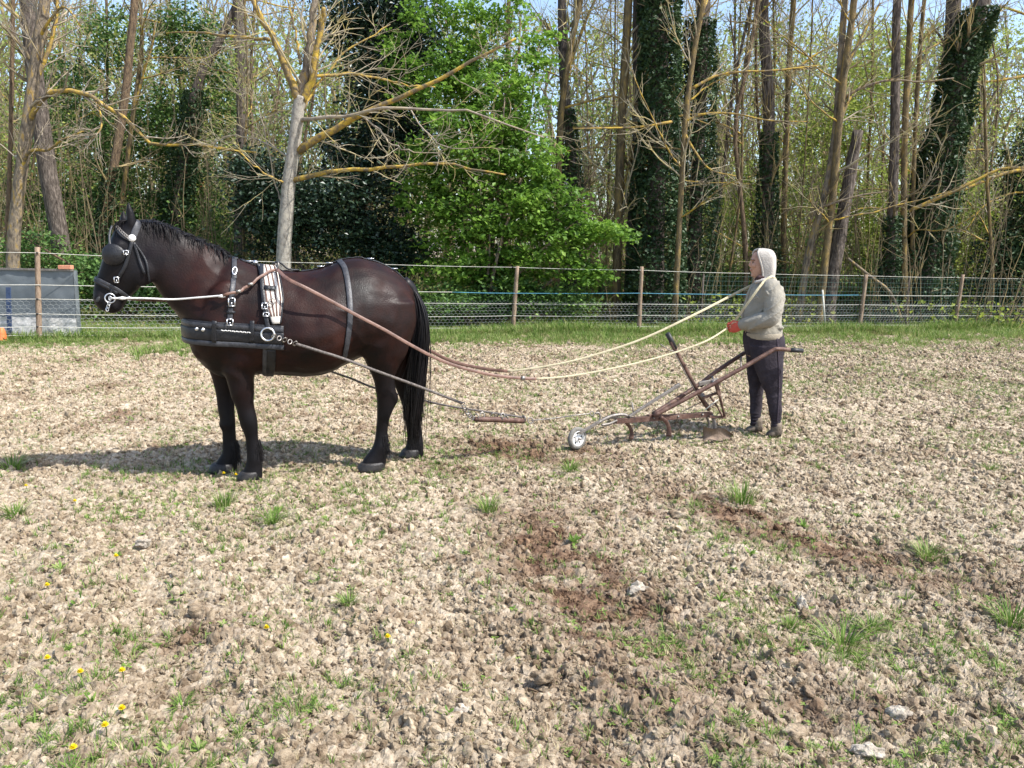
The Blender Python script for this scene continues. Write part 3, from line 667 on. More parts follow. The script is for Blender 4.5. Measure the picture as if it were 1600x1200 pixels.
rn = ns.new('ShaderNodeTexNoise'); rn.inputs['Scale'].default_value = 9; rn.inputs['Detail'].default_value = 8; L.new(geo.outputs['Position'], rn.inputs['Vector']); rr_ = ns.new('ShaderNodeMapRange'); rr_.inputs[1].default_value = .3; rr_.inputs[2].default_value = .7; rr_.inputs[3].default_value = .36; rr_.inputs[4].default_value = .66; L.new(rn.outputs['Fac'], rr_.inputs[0]); L.new(rr_.outputs[0], b.inputs['Roughness'])
# hooves
for L_, ws in ((fore_n, .13), (fore_f, -.14), (hind_n, .15), (hind_f, -.15)):
    f, bk, y, h = L_[-1]; f2, b2, y2, h2 = L_[-2]
    fx, bx = HP(f, y, ws), HP(bk, y, ws); c = (fx + bx) / 2; r = np.linalg.norm(fx - bx) / 2
    rs = []
    for z, k, sh in ((-.008, 1.0, .020), (.015, 1.0, .016), (.045, .94, .006), (.062, .86, 0)):
        cc = np.array([c[0], c[1], z]) + HA * sh
        rs.append([cc + (HA * math.cos(a) * r * k + HL * math.sin(a) * (h + .008) * k) for a in np.arange(20) / 20 * 2 * np.pi])
    mb = MB(); loft(mb, rs); mb.build('hoof', MT['hoof'], horse)
# eye and nostril, near side
def cam_hit(px, py, bvh=None):
    r = ray(px, py); h = (bvh or HB).ray_cast(Vector(CO), Vector(norm(r)))
    return (np.array(h[0]), np.array(h[1])) if h[0] is not None else (None, None)
for px, py, nm, rr, mm in ((181, 386, 'eye', .017, 'eye'),):
    p, n = cam_hit(px, py); mb = MB(); ellipsoid(mb, p, HA * rr, n * rr * .6, UP * rr * .8); mb.build(nm, MT[mm], horse)
p, n = cam_hit(153, 468); mb = MB(); ellipsoid(mb, p + n * .001, norm(HA + UP * .6) * .012, n * .004, norm(UP - HA * .6) * .021); mb.build('nostril', MT['rubber'], horse)
# hair: strands are thin tubes
def strands(roots, dirs, length, droop, r0, n=9, jit=.03, clump=None, k=3, lenvar=.3):
    m = len(roots); L = length * (1 - lenvar * rng.random(m)); t = np.linspace(0, 1, n)
    wv = rng.normal(0, jit, (m, 3)); w2 = rng.normal(0, jit * .12, (m, 3))
    P = roots[:, None] + dirs[:, None] * (L[:, None] * t * (1 - .5 * t))[..., None] + np.array([0, 0, -1.0]) * (droop * L[:, None] * t ** 1.7)[..., None]
    P = P + wv[:, None] * (t ** 1.5)[None, :, None] + w2[:, None] * np.sin(t * 7)[None, :, None] * t[None, :, None]
    rad = r0 * (1 - .75 * t)[None] * np.ones((m, 1))
    return tubes(P, rad, k)
# tail: roots at the dock, guide line down behind the hocks
gd = spline([HP(641, 446), HP(652, 470), HP(657, 510), HP(654, 560), HP(649, 610), HP(645, 655), HP(646, 694)], 12)
sp = spline([[.015] * 3, [.035] * 3, [.06] * 3, [.085] * 3, [.085] * 3, [.07] * 3, [.035] * 3], 12)[:, 0]
m_ = 1400; a = rng.uniform(0, 6.28, m_); rr = np.sqrt(rng.random(m_)); ph = rng.normal(0, .35, m_)
t = np.linspace(0, 1, 12)
off = (HA * .62)[None, None] * (np.cos(a[:, None] + ph[:, None] * t) * rr[:, None] * sp)[..., None] + (HL * 1.25)[None, None] * (np.sin(a[:, None] + ph[:, None] * t) * rr[:, None] * sp)[..., None]
off[:90] += rng.normal(0, .05, (90, 1, 3)) * (t ** 2)[None, :, None]
ln = rng.uniform(.62, 1.0, m_); ln[rng.random(m_) < .25] *= .8
P = np.stack([np.stack([np.interp(t * l, t, gd[:, c]) for c in range(3)], -1) for l in ln]) + off + rng.normal(0, .020, (m_, 1, 3)) * t[None, :, None]
V, F = tubes(P, (.0042 * (1 - .7 * t))[None] * np.ones((m_, 1)), 4); MB().add(V, F).build('tail', MT['hair'], horse)
# tail dock
tube_obj('tail_dock', spline([HP(630, 440), HP(643, 452), HP(651, 478), HP(652, 505)], 8), [.045, .045, .042, .04, .036, .032, .028, .02], MT['hair'], horse, 10)
# mane along the crest, falling mostly to the far side with a ragged near edge
cr_ = spline([HP(214, 343), HP(240, 345), HP(262, 352), HP(288, 364), HP(315, 376), HP(340, 387), HP(360, 401)], 60)
m_ = 1300; u = rng.random(m_) * 58; i0 = u.astype(int); fr = (u - i0)[:, None]; roots = cr_[i0] * (1 - fr) + cr_[i0 + 1] * fr - UP * .012 + HL * rng.normal(0, .015, (m_, 1))
side = np.where(rng.random(m_) < .75, -1, 1)[:, None]; cl = np.sin(u * .9)[:, None]
dirs = norm(UP * rng.uniform(.05, .45, (m_, 1)) + HL * side * rng.uniform(.3, 1.0, (m_, 1)) - HA * (.5 + .5 * cl) * rng.random((m_, 1)))
mb = MB(); V, F = strands(roots[side[:, 0] < 0], dirs[side[:, 0] < 0], .24, .8, .0032, 8, .03); mb.add(V, F)
V, F = strands(roots[side[:, 0] > 0], dirs[side[:, 0] > 0], .14, 1.0, .0032, 8, .02); mb.add(V, F); mb.build('mane', MT['hair'], horse)
m_ = 260; roots = HP(205, 345)[None] + HL * rng.normal(0, .02, (m_, 1)) + HA * rng.uniform(0, .03, (m_, 1)); dirs = norm(HA * .9 + UP * .3 + HL * rng.normal(0, .3, (m_, 1)))
V, F = strands(roots, dirs, .16, .7, .0028, 8, .012); MB().add(V, F).build('forelock', MT['hair'], horse)
# feather on the fetlocks
mb = MB()
for (c, ws, h0, num) in (((405, 702), .13, .10, 260), ((370, 704), -.14, .10, 200), ((604, 690), .15, .11, 260), ((656, 690), -.15, .12, 320)):
    m_ = num; th = rng.uniform(-1.7, 1.7, m_); q = HP(c[0] - 7, c[1], ws); hh = rng.uniform(-.035, .07, m_)
    rr = .038
    rd = -HA[None] * np.cos(th)[:, None] + HL[None] * np.sin(th)[:, None]
    roots = q + rd * rr + UP * hh[:, None]
    V, F = strands(roots, norm(rd * .3 - UP * .95), h0 - .01, .5, .0028, 7, .010); mb.add(V, F)
mb.build('feather', MT['hair'], horse)

# ------------------------------------------------------------------ harness straps laid on the coat
def surf_pts(pix, off=.006, bvh=None):
    P, N = [], []
    for px, py in pix:
        p, n = cam_hit(px, py, bvh)
        if p is None: continue
        P.append(p + n * off); N.append(n)
    return np.array(P), np.array(N)
def px_line(pts, n):
    return spline(np.array([[a, b, 0] for a, b in pts], float), n)[:, :2]
def strap_px(name, pts, width, th, mt, parent, n=24, off=.006):
    P, N = surf_pts(px_line(pts, n), off)
    for _ in range(2): N = norm(np.vstack([N[:1], (N[:-2] + N[1:-1] + N[2:]) / 3, N[-1:]])); P[1:-1] = (P[:-2] + 2 * P[1:-1] + P[2:]) / 4
    return ribbon(P, N, width, th).build(name, mt, parent)
def loop_pts(c, e1, e2, a0, a1, n=48, off=.008, Rmax=.75):
    """section of the coat in the plane (e1,e2) through c, from angle a0 to a1 (0 = along e1)"""
    P, N = [], []
    for a in np.linspace(a0, a1, n):
        d = norm(e1 * math.cos(a) + e2 * math.sin(a)); h = HB.ray_cast(Vector(c + d * Rmax), Vector(-d), Rmax)
        if h[0] is None: continue
        P.append(np.array(h[0]) + d * off); N.append(norm(np.array(h[1]) + d))
    P = np.array(P); N = np.array(N)
    for _ in range(3): P[1:-1] = (P[:-2] + 2 * P[1:-1] + P[2:]) / 4
    return P, N
def loop_strap(name, c, e1, e2, a0, a1, width, th, mt, parent, n=56, off=.008, mb=None, Rmax=.75):
    P, N = loop_pts(c, e1, e2, a0, a1, n, off, Rmax); return ribbon(P, N, width, th).build(name, mt, parent)
PI = math.pi
har = empty('harness', HP(418, 520), 'black leather breast collar harness with striped cream pad on the dark horse', 'harness')
# breast collar: flat loop round the chest, slightly sloping
cc = HP(400, 519); e1 = norm(HP(290, 516) - HP(430, 521))
def collar(name, dz, wd, th, off, mt):
    loop_strap(name, cc + UP * dz, e1, HL, -1.83, 1.83, wd, th, mt, har, 80, off)
def collar_pts(off): return loop_pts(cc, e1, HL, -1.75, 1.75, 80, off)
P, N = loop_pts(HP(395, 518), e1, HL, -2.0, 2.0, 90, .010)
ribbon(P, N, .165, .014).build('breast_collar', MT['leather'], har)
ribbon(P + UP * .055 + N * .010, N, .030, .008).build('stitched_edge', MT['grey_leather'], har)
ribbon(P - UP * .062 + N * .010, N, .034, .010).build('stitched_edge', MT['grey_leather'], har)
ribbon(P + N * .012 - UP * .004, N, .075, .010).build('raised_panel', MT['leather'], har)
def on_collar(px, py, off=.03):
    p, n = cam_hit(px, py); return p + n * off, n
for px in (312, 322):
    p, n = on_collar(px, 514, .034); mb = MB(); ellipsoid(mb, p, HA * .012, n * .008, UP * .012); mb.build('stud', MT['steel'], har)
mb = MB()
for i in range(15):
    p, n = on_collar(346 + i * 3.2, 515 + i * .25, .033); q, _ = on_collar(348.4 + i * 3.2, 515 + i * .25, .034); capped_tube(mb, [p + UP * .003 * (-1) ** i, q - UP * .003 * (-1) ** i], .0035, 6)
mb.build('white_stitching', MT['white'], har)
for x0, x1 in ((333, 340), (392, 398)):
    Q, Nn = surf_pts([(x, y) for x, y in zip(np.linspace((x0 + x1) / 2, (x0 + x1) / 2, 9), np.linspace(502, 533, 9))], .031); ribbon(Q, Nn, .03, .006).build('cross_strap', MT['leather'], har)
# neck strap with long slot and buckles
strap_px('neck_strap', [(366, 404), (366, 420), (366, 436)], .032, .007, MT['grey_leather'], har, 14)
strap_px('neck_strap', [(365, 436), (362, 460), (360, 486), (359, 502)], .034, .008, MT['grey_leather'], har, 18)
cn = HP(362, 470); 
P, N = loop_pts(HP(364, 460), norm(HP(367, 404) - HP(362, 480)), HL, -1.3, .15, 30, .008); ribbon(P, N, .035, .008).build('neck_strap', MT['leather'], har)
def buckle(px, py, w_, h_, parent, off=.022, mt='steel'):
    p, n = cam_hit(px, py); p = p + n * off; mb = MB(); s = norm(np.cross(UP, n)); u = np.cross(n, s)
    c = [p - s * w_ - u * h_, p + s * w_ - u * h_, p + s * w_ + u * h_, p - s * w_ + u * h_]
    for i in range(4): capped_tube(mb, [c[i], c[(i + 1) % 4]], .0038, 6)
    capped_tube(mb, [p, p - u * h_ * .9], .003, 5)
    return mb.build('buckle', MT[mt], parent)
buckle(362, 472, .020, .026, har); buckle(359, 503, .018, .02, har, .034)
for py in (479, 488): 
    Q, Nn = surf_pts([(354, py), (358, py), (362, py), (367, py)], .016); ribbon(Q, Nn, .016, .005).build('keeper', MT['leather'], har)
# slot in the strap
p, n = cam_hit(366.5, 425); mb = MB(); ring(mb, p + n * .014, n, .014, .0035, 20, 6, 2.2); mb.build('slot_ring', MT['steel'], har)
# saddle pad and girth
ec = HP(430, 500); eu = norm(HP(417, 417) - HP(424, 500))
P, N = loop_pts(HP(424, 495), eu, HL, -1.62, 1.62, 70, .016); ribbon(P, N, np.interp(np.abs(np.linspace(-1, 1, len(P))), [0, .7, 1], [.125, .125, .055]), .022).build('saddle_pad', MT['padcloth'], har)
_s = norm(np.cross(norm(np.gradient(P, axis=0)), N))
_w = np.interp(np.abs(np.linspace(-1, 1, len(P))), [0, .7, 1], [1, 1, .42])[:, None]
for o_ in (-.045, -.015, .015, .045): ribbon((P + _s * o_ * _w + N * .011)[3:-3], N[3:-3], .011, .004).build('pad_stripe', MT['padbrown'], har)
for o_ in (-.064, .064): ribbon(P + _s * o_ * _w + N * .004, N, .010, .020).build('pad_edge', MT['leather'], har)
Q, Nn = surf_pts([(413, 452), (419, 453), (425, 454), (431, 455)], .038); ribbon(Q, Nn, .03, .006).build('cross_strap', MT['leather'], har)
strap_px('billet', [(407, 419), (409, 445), (414, 480), (418, 505), (421, 514)], .028, .008, MT['leather'], har, 22, .03)
buckle(415, 481, .018, .02, har, .04); buckle(417, 494, .018, .012, har, .04)
P, N = loop_pts(HP(416, 520), -UP, HL, -1.35, 1.35, 50, .008); ribbon(P, N, .062, .012).build('girth', MT['leather'], har)
strap_px('girth_end', [(415, 540), (414, 560), (413, 582)], .026, .008, MT['grey_leather'], har, 14, .018)
p, n = cam_hit(426, 475); mb = MB(); ring(mb, p + n * .045, n, .02, .004, 20, 6); mb.build('terret_ring', MT['chain'], har)
# terrets over the back
for px, w_ in ((433, .10), (433, -.10)):
    q = HP(px, 430, 0); h = HB.ray_cast(Vector(q + HL * w_ + UP * .3), Vector((0, 0, -1))); q = np.array(h[0]); mb = MB(); ring(mb, q + UP * .06, HA, .024, .005, 20, 6); mb.build('terret', MT['chain'], har)
mb = MB(); q = HP(399, 414); h = HB.ray_cast(Vector(q + UP * .3), Vector((0, 0, -1))); ellipsoid(mb, np.array(h[0]) + UP * .02, HA * .02, HL * .02, UP * .016); mb.build('pommel_knob', MT['steel'], har)
# back strap along the spine
P = []; N = []
for px in np.linspace(372, 648, 60):
    q = HP(px, 300); h = HB.ray_cast(Vector(q), Vector((0, 0, -1)));
    if h[0] is not None: P.append(np.array(h[0]) + UP * .005); N.append(np.array(h[1]))
ribbon(np.array(P), np.array(N), .026, .007).build('back_strap', MT['leather'], har)
for k in (3, 7, 27, 30, 44, 52):
    mb = MB(); c = P[min(k, len(P) - 1)]; s = HA
    for a, b_ in (((-.02, -.02), (.02, -.02)), ((.02, -.02), (.02, .02)), ((.02, .02), (-.02, .02)), ((-.02, .02), (-.02, -.02))): capped_tube(mb, [c + UP * .01 + HA * a[0] + HL * a[1], c + UP * .01 + HA * b_[0] + HL * b_[1]], .004, 6)
    mb.build('buckle', MT['steel'], har)
# loose hanging strap behind the pad
tube_obj('loose_strap', spline([HP(425, 412, .03), HP(437, 410, .05), HP(450, 420, .05), HP(468, 422, .03)], 14), .006, MT['leather'], har)
# loin strap over the croup down to the trace
strap_px('loin_strap', [(530, 408), (538, 418), (543, 440), (546, 465), (547, 490), (545, 515), (541, 540), (537, 560)], .038, .008, MT['grey_leather'], har, 34, .008)
P, N = loop_pts(HP(535, 480), norm(HP(530, 400) - HP(535, 480)), HL, -1.5, .05, 30, .010); ribbon(P, N, .042, .010).build('loin_strap', MT['leather'], har)
# big trace ring
p, n = on_collar(419.5, 522, .035); TR = p; mb = MB(); ring(mb, p, n, .042, .007, 30, 8); mb.build('trace_ring', MT['steel'], har)

# bridle -------------------------------------------------------------
bri = empty('bridle', HP(205, 400), 'black bridle with round blinker and steel bit on the horse head', 'bridle')
strap_px('crown_piece', [(217, 345), (213, 356), (209, 368), (206, 376)], .042, .008, MT['grey_leather'], bri, 14, .010)
strap_px('brow_band', [(183, 352), (187, 361), (194, 369), (203, 374)], .030, .008, MT['grey_leather'], bri, 14, .010)
for i in range(9):
    t = i / 8; p, n = cam_hit(184 + 17 * t, 353.5 + 18 * t + 2 * math.sin(3 * t))
    if p is not None: ring(MB_ := MB(), p + n * .018, n, .008, .0022, 12, 5); MB_.build('chain_link', MT['chain'], bri)
p, n = cam_hit(206, 373); mb = MB(); ellipsoid(mb, p + n * .016, HA * .024, n * .016, UP * .024); mb.build('rosette', MT['white'], bri)
# blinker: domed cup
c, n = cam_hit(177, 398); n = norm(HL * 1.0 + HA * .25); rs = []; u = norm(UP - n * np.dot(UP, n)); s = np.cross(u, n)
mb = MB()
K = 22; J = 7; V = []
for j in range(J):
    q = (j + .02) / (J - 1)
    for k in range(K):
        a = 6.283 * k / K; rx = .073 * (1 + .10 * math.cos(a)); ry = .070
        V.append(c + n * (.024 * (1 - q * q) + .016) + s * math.cos(a) * rx * q + u * math.sin(a) * ry * q)
F = [(j * K + k, j * K + (k + 1) % K, (j + 1) * K + (k + 1) % K, (j + 1) * K + k) for j in range(J - 1) for k in range(K)]
V2 = [np.array(v) - n * .006 for v in V]; F2 = [tuple(i + len(V) for i in f[::-1]) for f in F]; e = (J - 1) * K
F3 = [(e + k, e + (k + 1) % K, e + (k + 1) % K + len(V), e + k + len(V)) for k in range(K)]
mb.add(np.vstack([V, V2]), np.array(F + F2 + F3)); mb.build('blinker', MT['leather'], bri)
mb = MB(); c2 = c - HL * .26; V = [np.array(v) - HL * .27 - n * 0 for v in V]
mb.add(np.array(V), np.array(F)); mb.build('blinker', MT['leather'], bri)
tube_obj('blinker_stay', spline([HP(174, 390, .10), HP(171, 375, .07), HP(172, 362, .04), HP(175, 353, .02)], 9), .007, MT['grey_leather'], bri)
strap_px('cheek_piece', [(206, 378), (203, 390), (200, 402), (195, 418), (188, 430), (184, 440)], .022, .008, MT['leather'], bri, 20, .012)
strap_px('cheek_piece', [(209, 379), (213, 392), (219, 410), (226, 428)], .016, .006, MT['leather'], bri, 16, .010)
strap_px('throat_lash', [(211, 382), (220, 394), (228, 408), (231, 425), (233, 440)], .012, .006, MT['leather'], bri, 16, .012)
buckle(197, 395, .014, .012, bri, .03); buckle(184, 436, .013, .017, bri, .026)
strap_px('noseband', [(148, 434), (158, 439), (170, 445), (184, 452), (196, 461), (203, 466)], .026, .008, MT['grey_leather'], bri, 20, .010)
strap_px('noseband', [(150, 439), (160, 445), (172, 451), (184, 458)], .018, .008, MT['leather'], bri, 16, .012)
buckle(199, 462, .013, .010, bri, .024)
BIT, nb = cam_hit(172, 466); BIT = BIT + nb * .02
mb = MB(); ring(mb, BIT, nb, .030, .0045, 26, 8); mb.build('bit_ring', MT['steel'], bri)
tube_obj('bit_bar', [BIT, BIT - HL * .16], .007, MT['steel'], bri)
mb = MB()
for k in range(4): p, n = cam_hit(170.5 - k * 1.4, 474 + k * 4.6); ring(mb, (p if p is not None else BIT) + nb * .014, norm(nb + HA * (.6 if k % 2 else -.6)), .009, .0028, 12, 6, 1.5)
mb.build('curb_chain', MT['steel'], bri)
strap_px('bit_hanger', [(175, 452), (174, 457), (173, 461)], .012, .005, MT['leather'], bri, 6, .014)

# ================================================================== REINS AND TRACES
# the walker's plane
WN = G(1208, 680); WF = G(1177, 677); WO = (WN + WF) / 2
ww = float(np.dot(WO - HO, HL))                      # lateral offset of the walker from the horse's plane
WA = norm(np.array([-1.0, .03, 0])); WL = np.array([WA[1], -WA[0], 0.0]); WL = WL if WL[1] < 0 else -WL        # the walker faces along WA
def WP(px, py, w=0.0): return PPL(px, py, WO + WL * w, WL)
def wlin(px, a=645, b=1140, wa=.30, wb=None):       # lateral offset growing along the rein
    wb = ww + .12 if wb is None else wb
    return wa + (wb - wa) * np.clip((px - a) / (b - a), 0, 1)
def coat(px, py, off=.02):
    p, n = cam_hit(px, py); return p + n * off
nr = empty('driving_rein', HP(640, 530, .4), 'near driving rein, brown leather then cream rope, running from the bit to the red glove', 'rein', 'driving reins')
tube_obj('cord', spline([BIT + nb * .01, coat(215, 466, .05) if cam_hit(215, 466)[0] is not None else HP(215, 466, .12), HP(235, 466.5, .15), coat(275, 466, .03), coat(310, 465.5, .03), coat(350, 462, .035)], 30), .0062, MT['whiterope'], nr)
for x0, y0 in ((191, 466), (348, 463)):
    q = HP(x0, y0, .15) if x0 < 300 else coat(x0, y0, .038); mb = MB(); capped_tube(mb, [q - HA * .022, q, q + HA * .022], [.007, .012, .007], 8); mb.build('knot', MT['whiterope'], nr)
LT = px_line([(350, 462), (366, 459), (378, 455), (390, 450), (404, 441), (418, 433), (430, 430)], 20)
P = np.array([coat(a, b, .045) for a, b in LT]); N = np.tile(HL, (len(P), 1)); ribbon(P, N, .018, .008).build('leather_rein', MT['brown_leather'], nr)
for x0 in (368, 392): 
    q = coat(x0, np.interp(x0, LT[:, 0], LT[:, 1]), .052); mb = MB(); box(mb, q, HA * .016, UP * .010, HL * .006); mb.build('buckle', MT['chain'], nr)
pts = [(432, 430), (450, 436), (480, 451), (520, 472), (560, 494), (600, 515), (640, 538), (680, 559), (720, 574), (770, 586), (815, 591), (838, 592)]
P = spline([coat(432, 430, .05)] + [HP(a, b, .42) if 470 < a < 640 else HP(a, b, .36 if a < 500 else wlin(a, 640, 1140, .42)) for a, b in pts[1:]], 70)
ribbon(P, np.tile(norm(HL + UP * .25), (len(P), 1)), np.linspace(.024, .022, len(P)), .006).build('leather_rein', MT['brown_leather'], nr)
RJ = P[-1]
mb = MB(); box(mb, HP(817, 591, wlin(817, 640, 1140, .42)) + HL * .006, HA * .015, UP * .016, HL * .006); mb.build('buckle', MT['chain'], nr)
HANDN = WP(1139, 512, .10)                            # near hand
P = spline([RJ, HP(887, 588, wlin(887, 640, 1140, .42)), HP(940, 579, wlin(940, 640, 1140, .42)), HP(1000, 566, wlin(1000, 640, 1140, .42)), HP(1060, 549, wlin(1060, 640, 1140, .42)), HP(1105, 532, wlin(1105, 640, 1140, .42)), HANDN + HA * .01], 50)
ribbon(P, np.tile(norm(HL + UP * .2), (len(P), 1)), .015, .008).build('rope_rein', MT['rein_tape'], nr)
fr_ = empty('driving_rein', HP(700, 530, -.3), 'far driving rein of cream rope rising to the neck of the walker', 'rein', 'driving reins')
P = spline([HP(176, 464, -.10), HP(230, 468, -.2), HP(300, 468, -.36), HP(360, 458, -.34), HP(433, 426, -.16), HP(480, 440, -.42), HP(560, 488, -.48), HP(640, 530, -.46), HP(700, 562, -.3), HP(750, 575, -.2), HP(793, 580, -.1)], 60)
ribbon(P, np.tile(HL, (len(P), 1)), .026, .006).build('leather_rein', MT['brown_leather'], fr_)
# rein goes up to the far side of the neck
RN = WP(1178, 444, -.09)
P = spline([P[-1], HP(842, 574, -.04), HP(910, 560, 0), HP(1000, 531, ww * .5), HP(1082, 493, ww * .8), WP(1150, 458, -.06), RN], 50)
ribbon(P, np.tile(norm(HL + UP * .2), (len(P), 1)), np.linspace(.014, .023, len(P)), .008).build('rope_rein', MT['rein_tape'], fr_)

RB = P[-1]
# traces
tn = empty('trace', HP(560, 570, .3), 'near side pulling trace from the harness ring past the hind leg to the chain', 'trace', 'pulling traces')
a0 = TR + HL * .01; a1 = HP(462, 537, .42)
mb = MB()
for k in range(5):
    q = a0 + (a1 - a0) * (k + 1.1) / 5.2; ring(mb, q, norm(HL + UP * (1.2 if k % 2 else -.9)), .013, .004, 12, 6, 1.6)
mb.build('link', MT['chain'], tn)
P = spline([a1, HP(500, 549, .45), HP(535, 560, .45), HP(600, 584, .40), HP(660, 606, .33), HP(722, 630, .22)], 50)
tube_obj('trace_rope', P, .010, MT['trace'], tn, 8)
S0 = HP(741, 655, .12); S1 = HP(820, 658, .02)
tf = empty('trace', HP(560, 592, -.3), 'far side pulling trace seen below the belly', 'trace', 'pulling traces')
P = spline([HP(420, 530, -.40), HP(470, 556, -.43), HP(512, 578, -.42), HP(550, 592, -.40), HP(588, 607, -.37), HP(650, 622, -.33), HP(700, 634, -.15), S1 + UP * .03], 50)
tube_obj('trace_rope', P, .0085, MT['trace'], tf, 8)
sw = empty('swingletree', (S0 + S1) / 2 * [1, 1, 0], 'rusty steel swingletree hanging just above the soil behind the horse', 'swingletree')
tube_obj('bar', [S0, S0 * .97 + S1 * .03, S0 * .5 + S1 * .5 + UP * .004, S1 * .97 + S0 * .03, S1], [.014, .021, .023, .021, .014], MT['rust'], sw, 12)
mb = MB(); e0 = HP(722, 630, .22)
for k in range(9):
    q = e0 + (S0 - e0) * (k + .5) / 9 - UP * .02 * math.sin(math.pi * k / 8); ring(mb, q, norm(HL + UP * (1.3 if k % 2 else -.9)), .012, .0035, 12, 6, 1.7)
mb.build('chain', MT['chain'], sw)
for f_, s_ in ((.04, .022), (.5, .026), (.62, .018), (.97, .024)):
    mb = MB(); ring(mb, S0 + (S1 - S0) * f_ + UP * .02, norm(HA + HL * .6), s_, .005, 16, 6); mb.build('ring', MT['chain'], sw)
S2 = HP(829, 657, 0); mb = MB(); ring(mb, S2, norm(HL + UP * .4), .024, .005, 20, 6); mb.build('ring', MT['greysteel'], sw)
for k in range(3):
    mb = MB(); ring(mb, S0 * (.85 - .2 * k) + S1 * (.15 + .2 * k) + UP * .03, norm(HL + UP * .4 * (-1) ** k), .018, .004, 14, 6, 1.6); mb.build('spare_link', MT['chain'], sw)

# ================================================================== PLOUGH
plo = empty('walking_plough', G(1020, 690), 'rusty walking plough with two handles and a small front wheel behind the horse', 'plough')
def QP(px, py, w=0.0): return PPL(px, py, HO + HL * (ww * .85 + w), HL)
def qt(name, pts, r, mt, ws=0.0, k=10, n=None):
    P = [QP(a, b, ws if np.isscalar(ws) else ws[i]) for i, (a, b) in enumerate(pts)]
    return tube_obj(name, spline(P, n or max(2, 6 * len(P))) if len(P) > 2 else P, r, MT[mt], plo, k)
# beam: flat bar of box section
def bar(name, a, b, hw, hh, mt, w0=0.0, w1=None):
    A, B = QP(*a, w=w0), QP(*b, w=w0 if w1 is None else w1); d = norm(B - A); u = norm(UP - d * np.dot(UP, d)); s = np.cross(u, d)
    mb = MB(); box(mb, (A + B) / 2, (B - A) / 2, u * hh, s * hw); o = mb.build(name, MT[mt], plo, smooth=False)
    md = o.modifiers.new('b', 'BEVEL'); md.width = .003; md.segments = 2; return o
bar('beam', (962, 658), (1112, 647), .02, .022, 'rust')
bar('beam_plate', (1012, 652), (1040, 652), .021, .024, 'rust')
for x_, y_ in ((1022, 653), (1032, 653), (1098, 648), (1060, 651)):
    q = QP(x_, y_, .024); mb = MB(); ellipsoid(mb, q, HA * .010, HL * .008, UP * .010, 8, 5); mb.build('bolt', MT['chain'], plo)
hn = qt('handle', [(1021, 650), (1070, 624), (1120, 597), (1165, 572), (1205, 549), (1216, 545.5), (1236, 547)], .019, 'rust', [.03, .08, .14, .20, .25, .27, .28], 12, 50)
qt('handle', [(1020, 647), (1065, 619), (1095, 599), (1120, 580), (1156, 556), (1166, 551), (1186, 549)], .019, 'rust', [-.03, -.08, -.12, -.16, -.22, -.24, -.26], 12, 50)
qt('grip', [(1234, 547), (1254, 548)], .020, 'rubber', [.28, .30]); qt('grip', [(1186, 549), (1203, 550)], .020, 'rubber', [-.26, -.28])
qt('cross_brace', [(1158, 573), (1158, 557)], .007, 'greysteel', [.20, -.22])
qt('cross_brace', [(1118, 598), (1112, 588)], .009, 'greysteel', [.14, -.15])
qt('lever', [(1048, 533), (1087, 607), (1108, 640)], .0205, 'rust', [.0, .0, .0], 12, 10)
qt('lever_grip', [(1043, 521), (1055, 545)], .022, 'rubber', 0.0, 12)
qt('release_rod', [(1032, 538), (1044, 546), (1053, 549)], .0045, 'greysteel', .02)
qt('release_rod', [(1053, 549), (1080, 600), (1092, 618)], .0045, 'greysteel', .026)
# depth lever bar at the front
bar('depth_bar', (983, 651), (1062, 600), .010, .011, 'greysteel', .02)
bar('depth_bar', (1000, 640), (1064, 602), .006, .007, 'greysteel', -.03)
qt('peg', [(988, 629), (990, 650)], .007, 'greysteel', .0)
bar('wheel_arm', (906, 677), (936, 659), .007, .013, 'greysteel', .035); bar('wheel_arm', (906, 677), (936, 659), .007, .013, 'greysteel', -.035)
qt('wheel_arm_bend', [(934, 661), (948, 653), (960, 649), (975, 648), (984, 652)], .014, 'greysteel', 0.0)
qt('wheel_arm_bend', [(940, 664), (952, 662), (964, 657)], .010, 'greysteel', .02)
# rear linkage
bar('quadrant', (1092, 600), (1122, 594), .010, .018, 'greysteel', .06)
qt('clamp', [(1094, 602), (1101, 597)], .024, 'rubber', -.05, 12); qt('clamp', [(1112, 598), (1119, 596)], .020, 'chain', .12, 12)
bar('link_arm', (1119, 600), (1124, 617), .010, .017, 'rust', .1)
qt('link_arm', [(1124, 617), (1128, 633), (1132, 650)], .012, 'rust', [.1, .08, .05]); qt('link_arm', [(1110, 620), (1120, 634), (1129, 651)], .009, 'rust', [-.05, -.02, .02])
bar('link_arm', (1098, 622), (1120, 614), .012, .010, 'rust', .06)
qt('thin_rod', [(1101, 641), (1122, 624)], .005, 'wire', .05); qt('thin_rod', [(1063, 645), (1096, 628)], .004, 'greysteel', -.02)
qt('clamp', [(1096, 616), (1100, 622)], .022, 'greysteel', .03, 10)
bar('rear_plate', (1108, 651), (1134, 652), .008, .012, 'rust', .03)
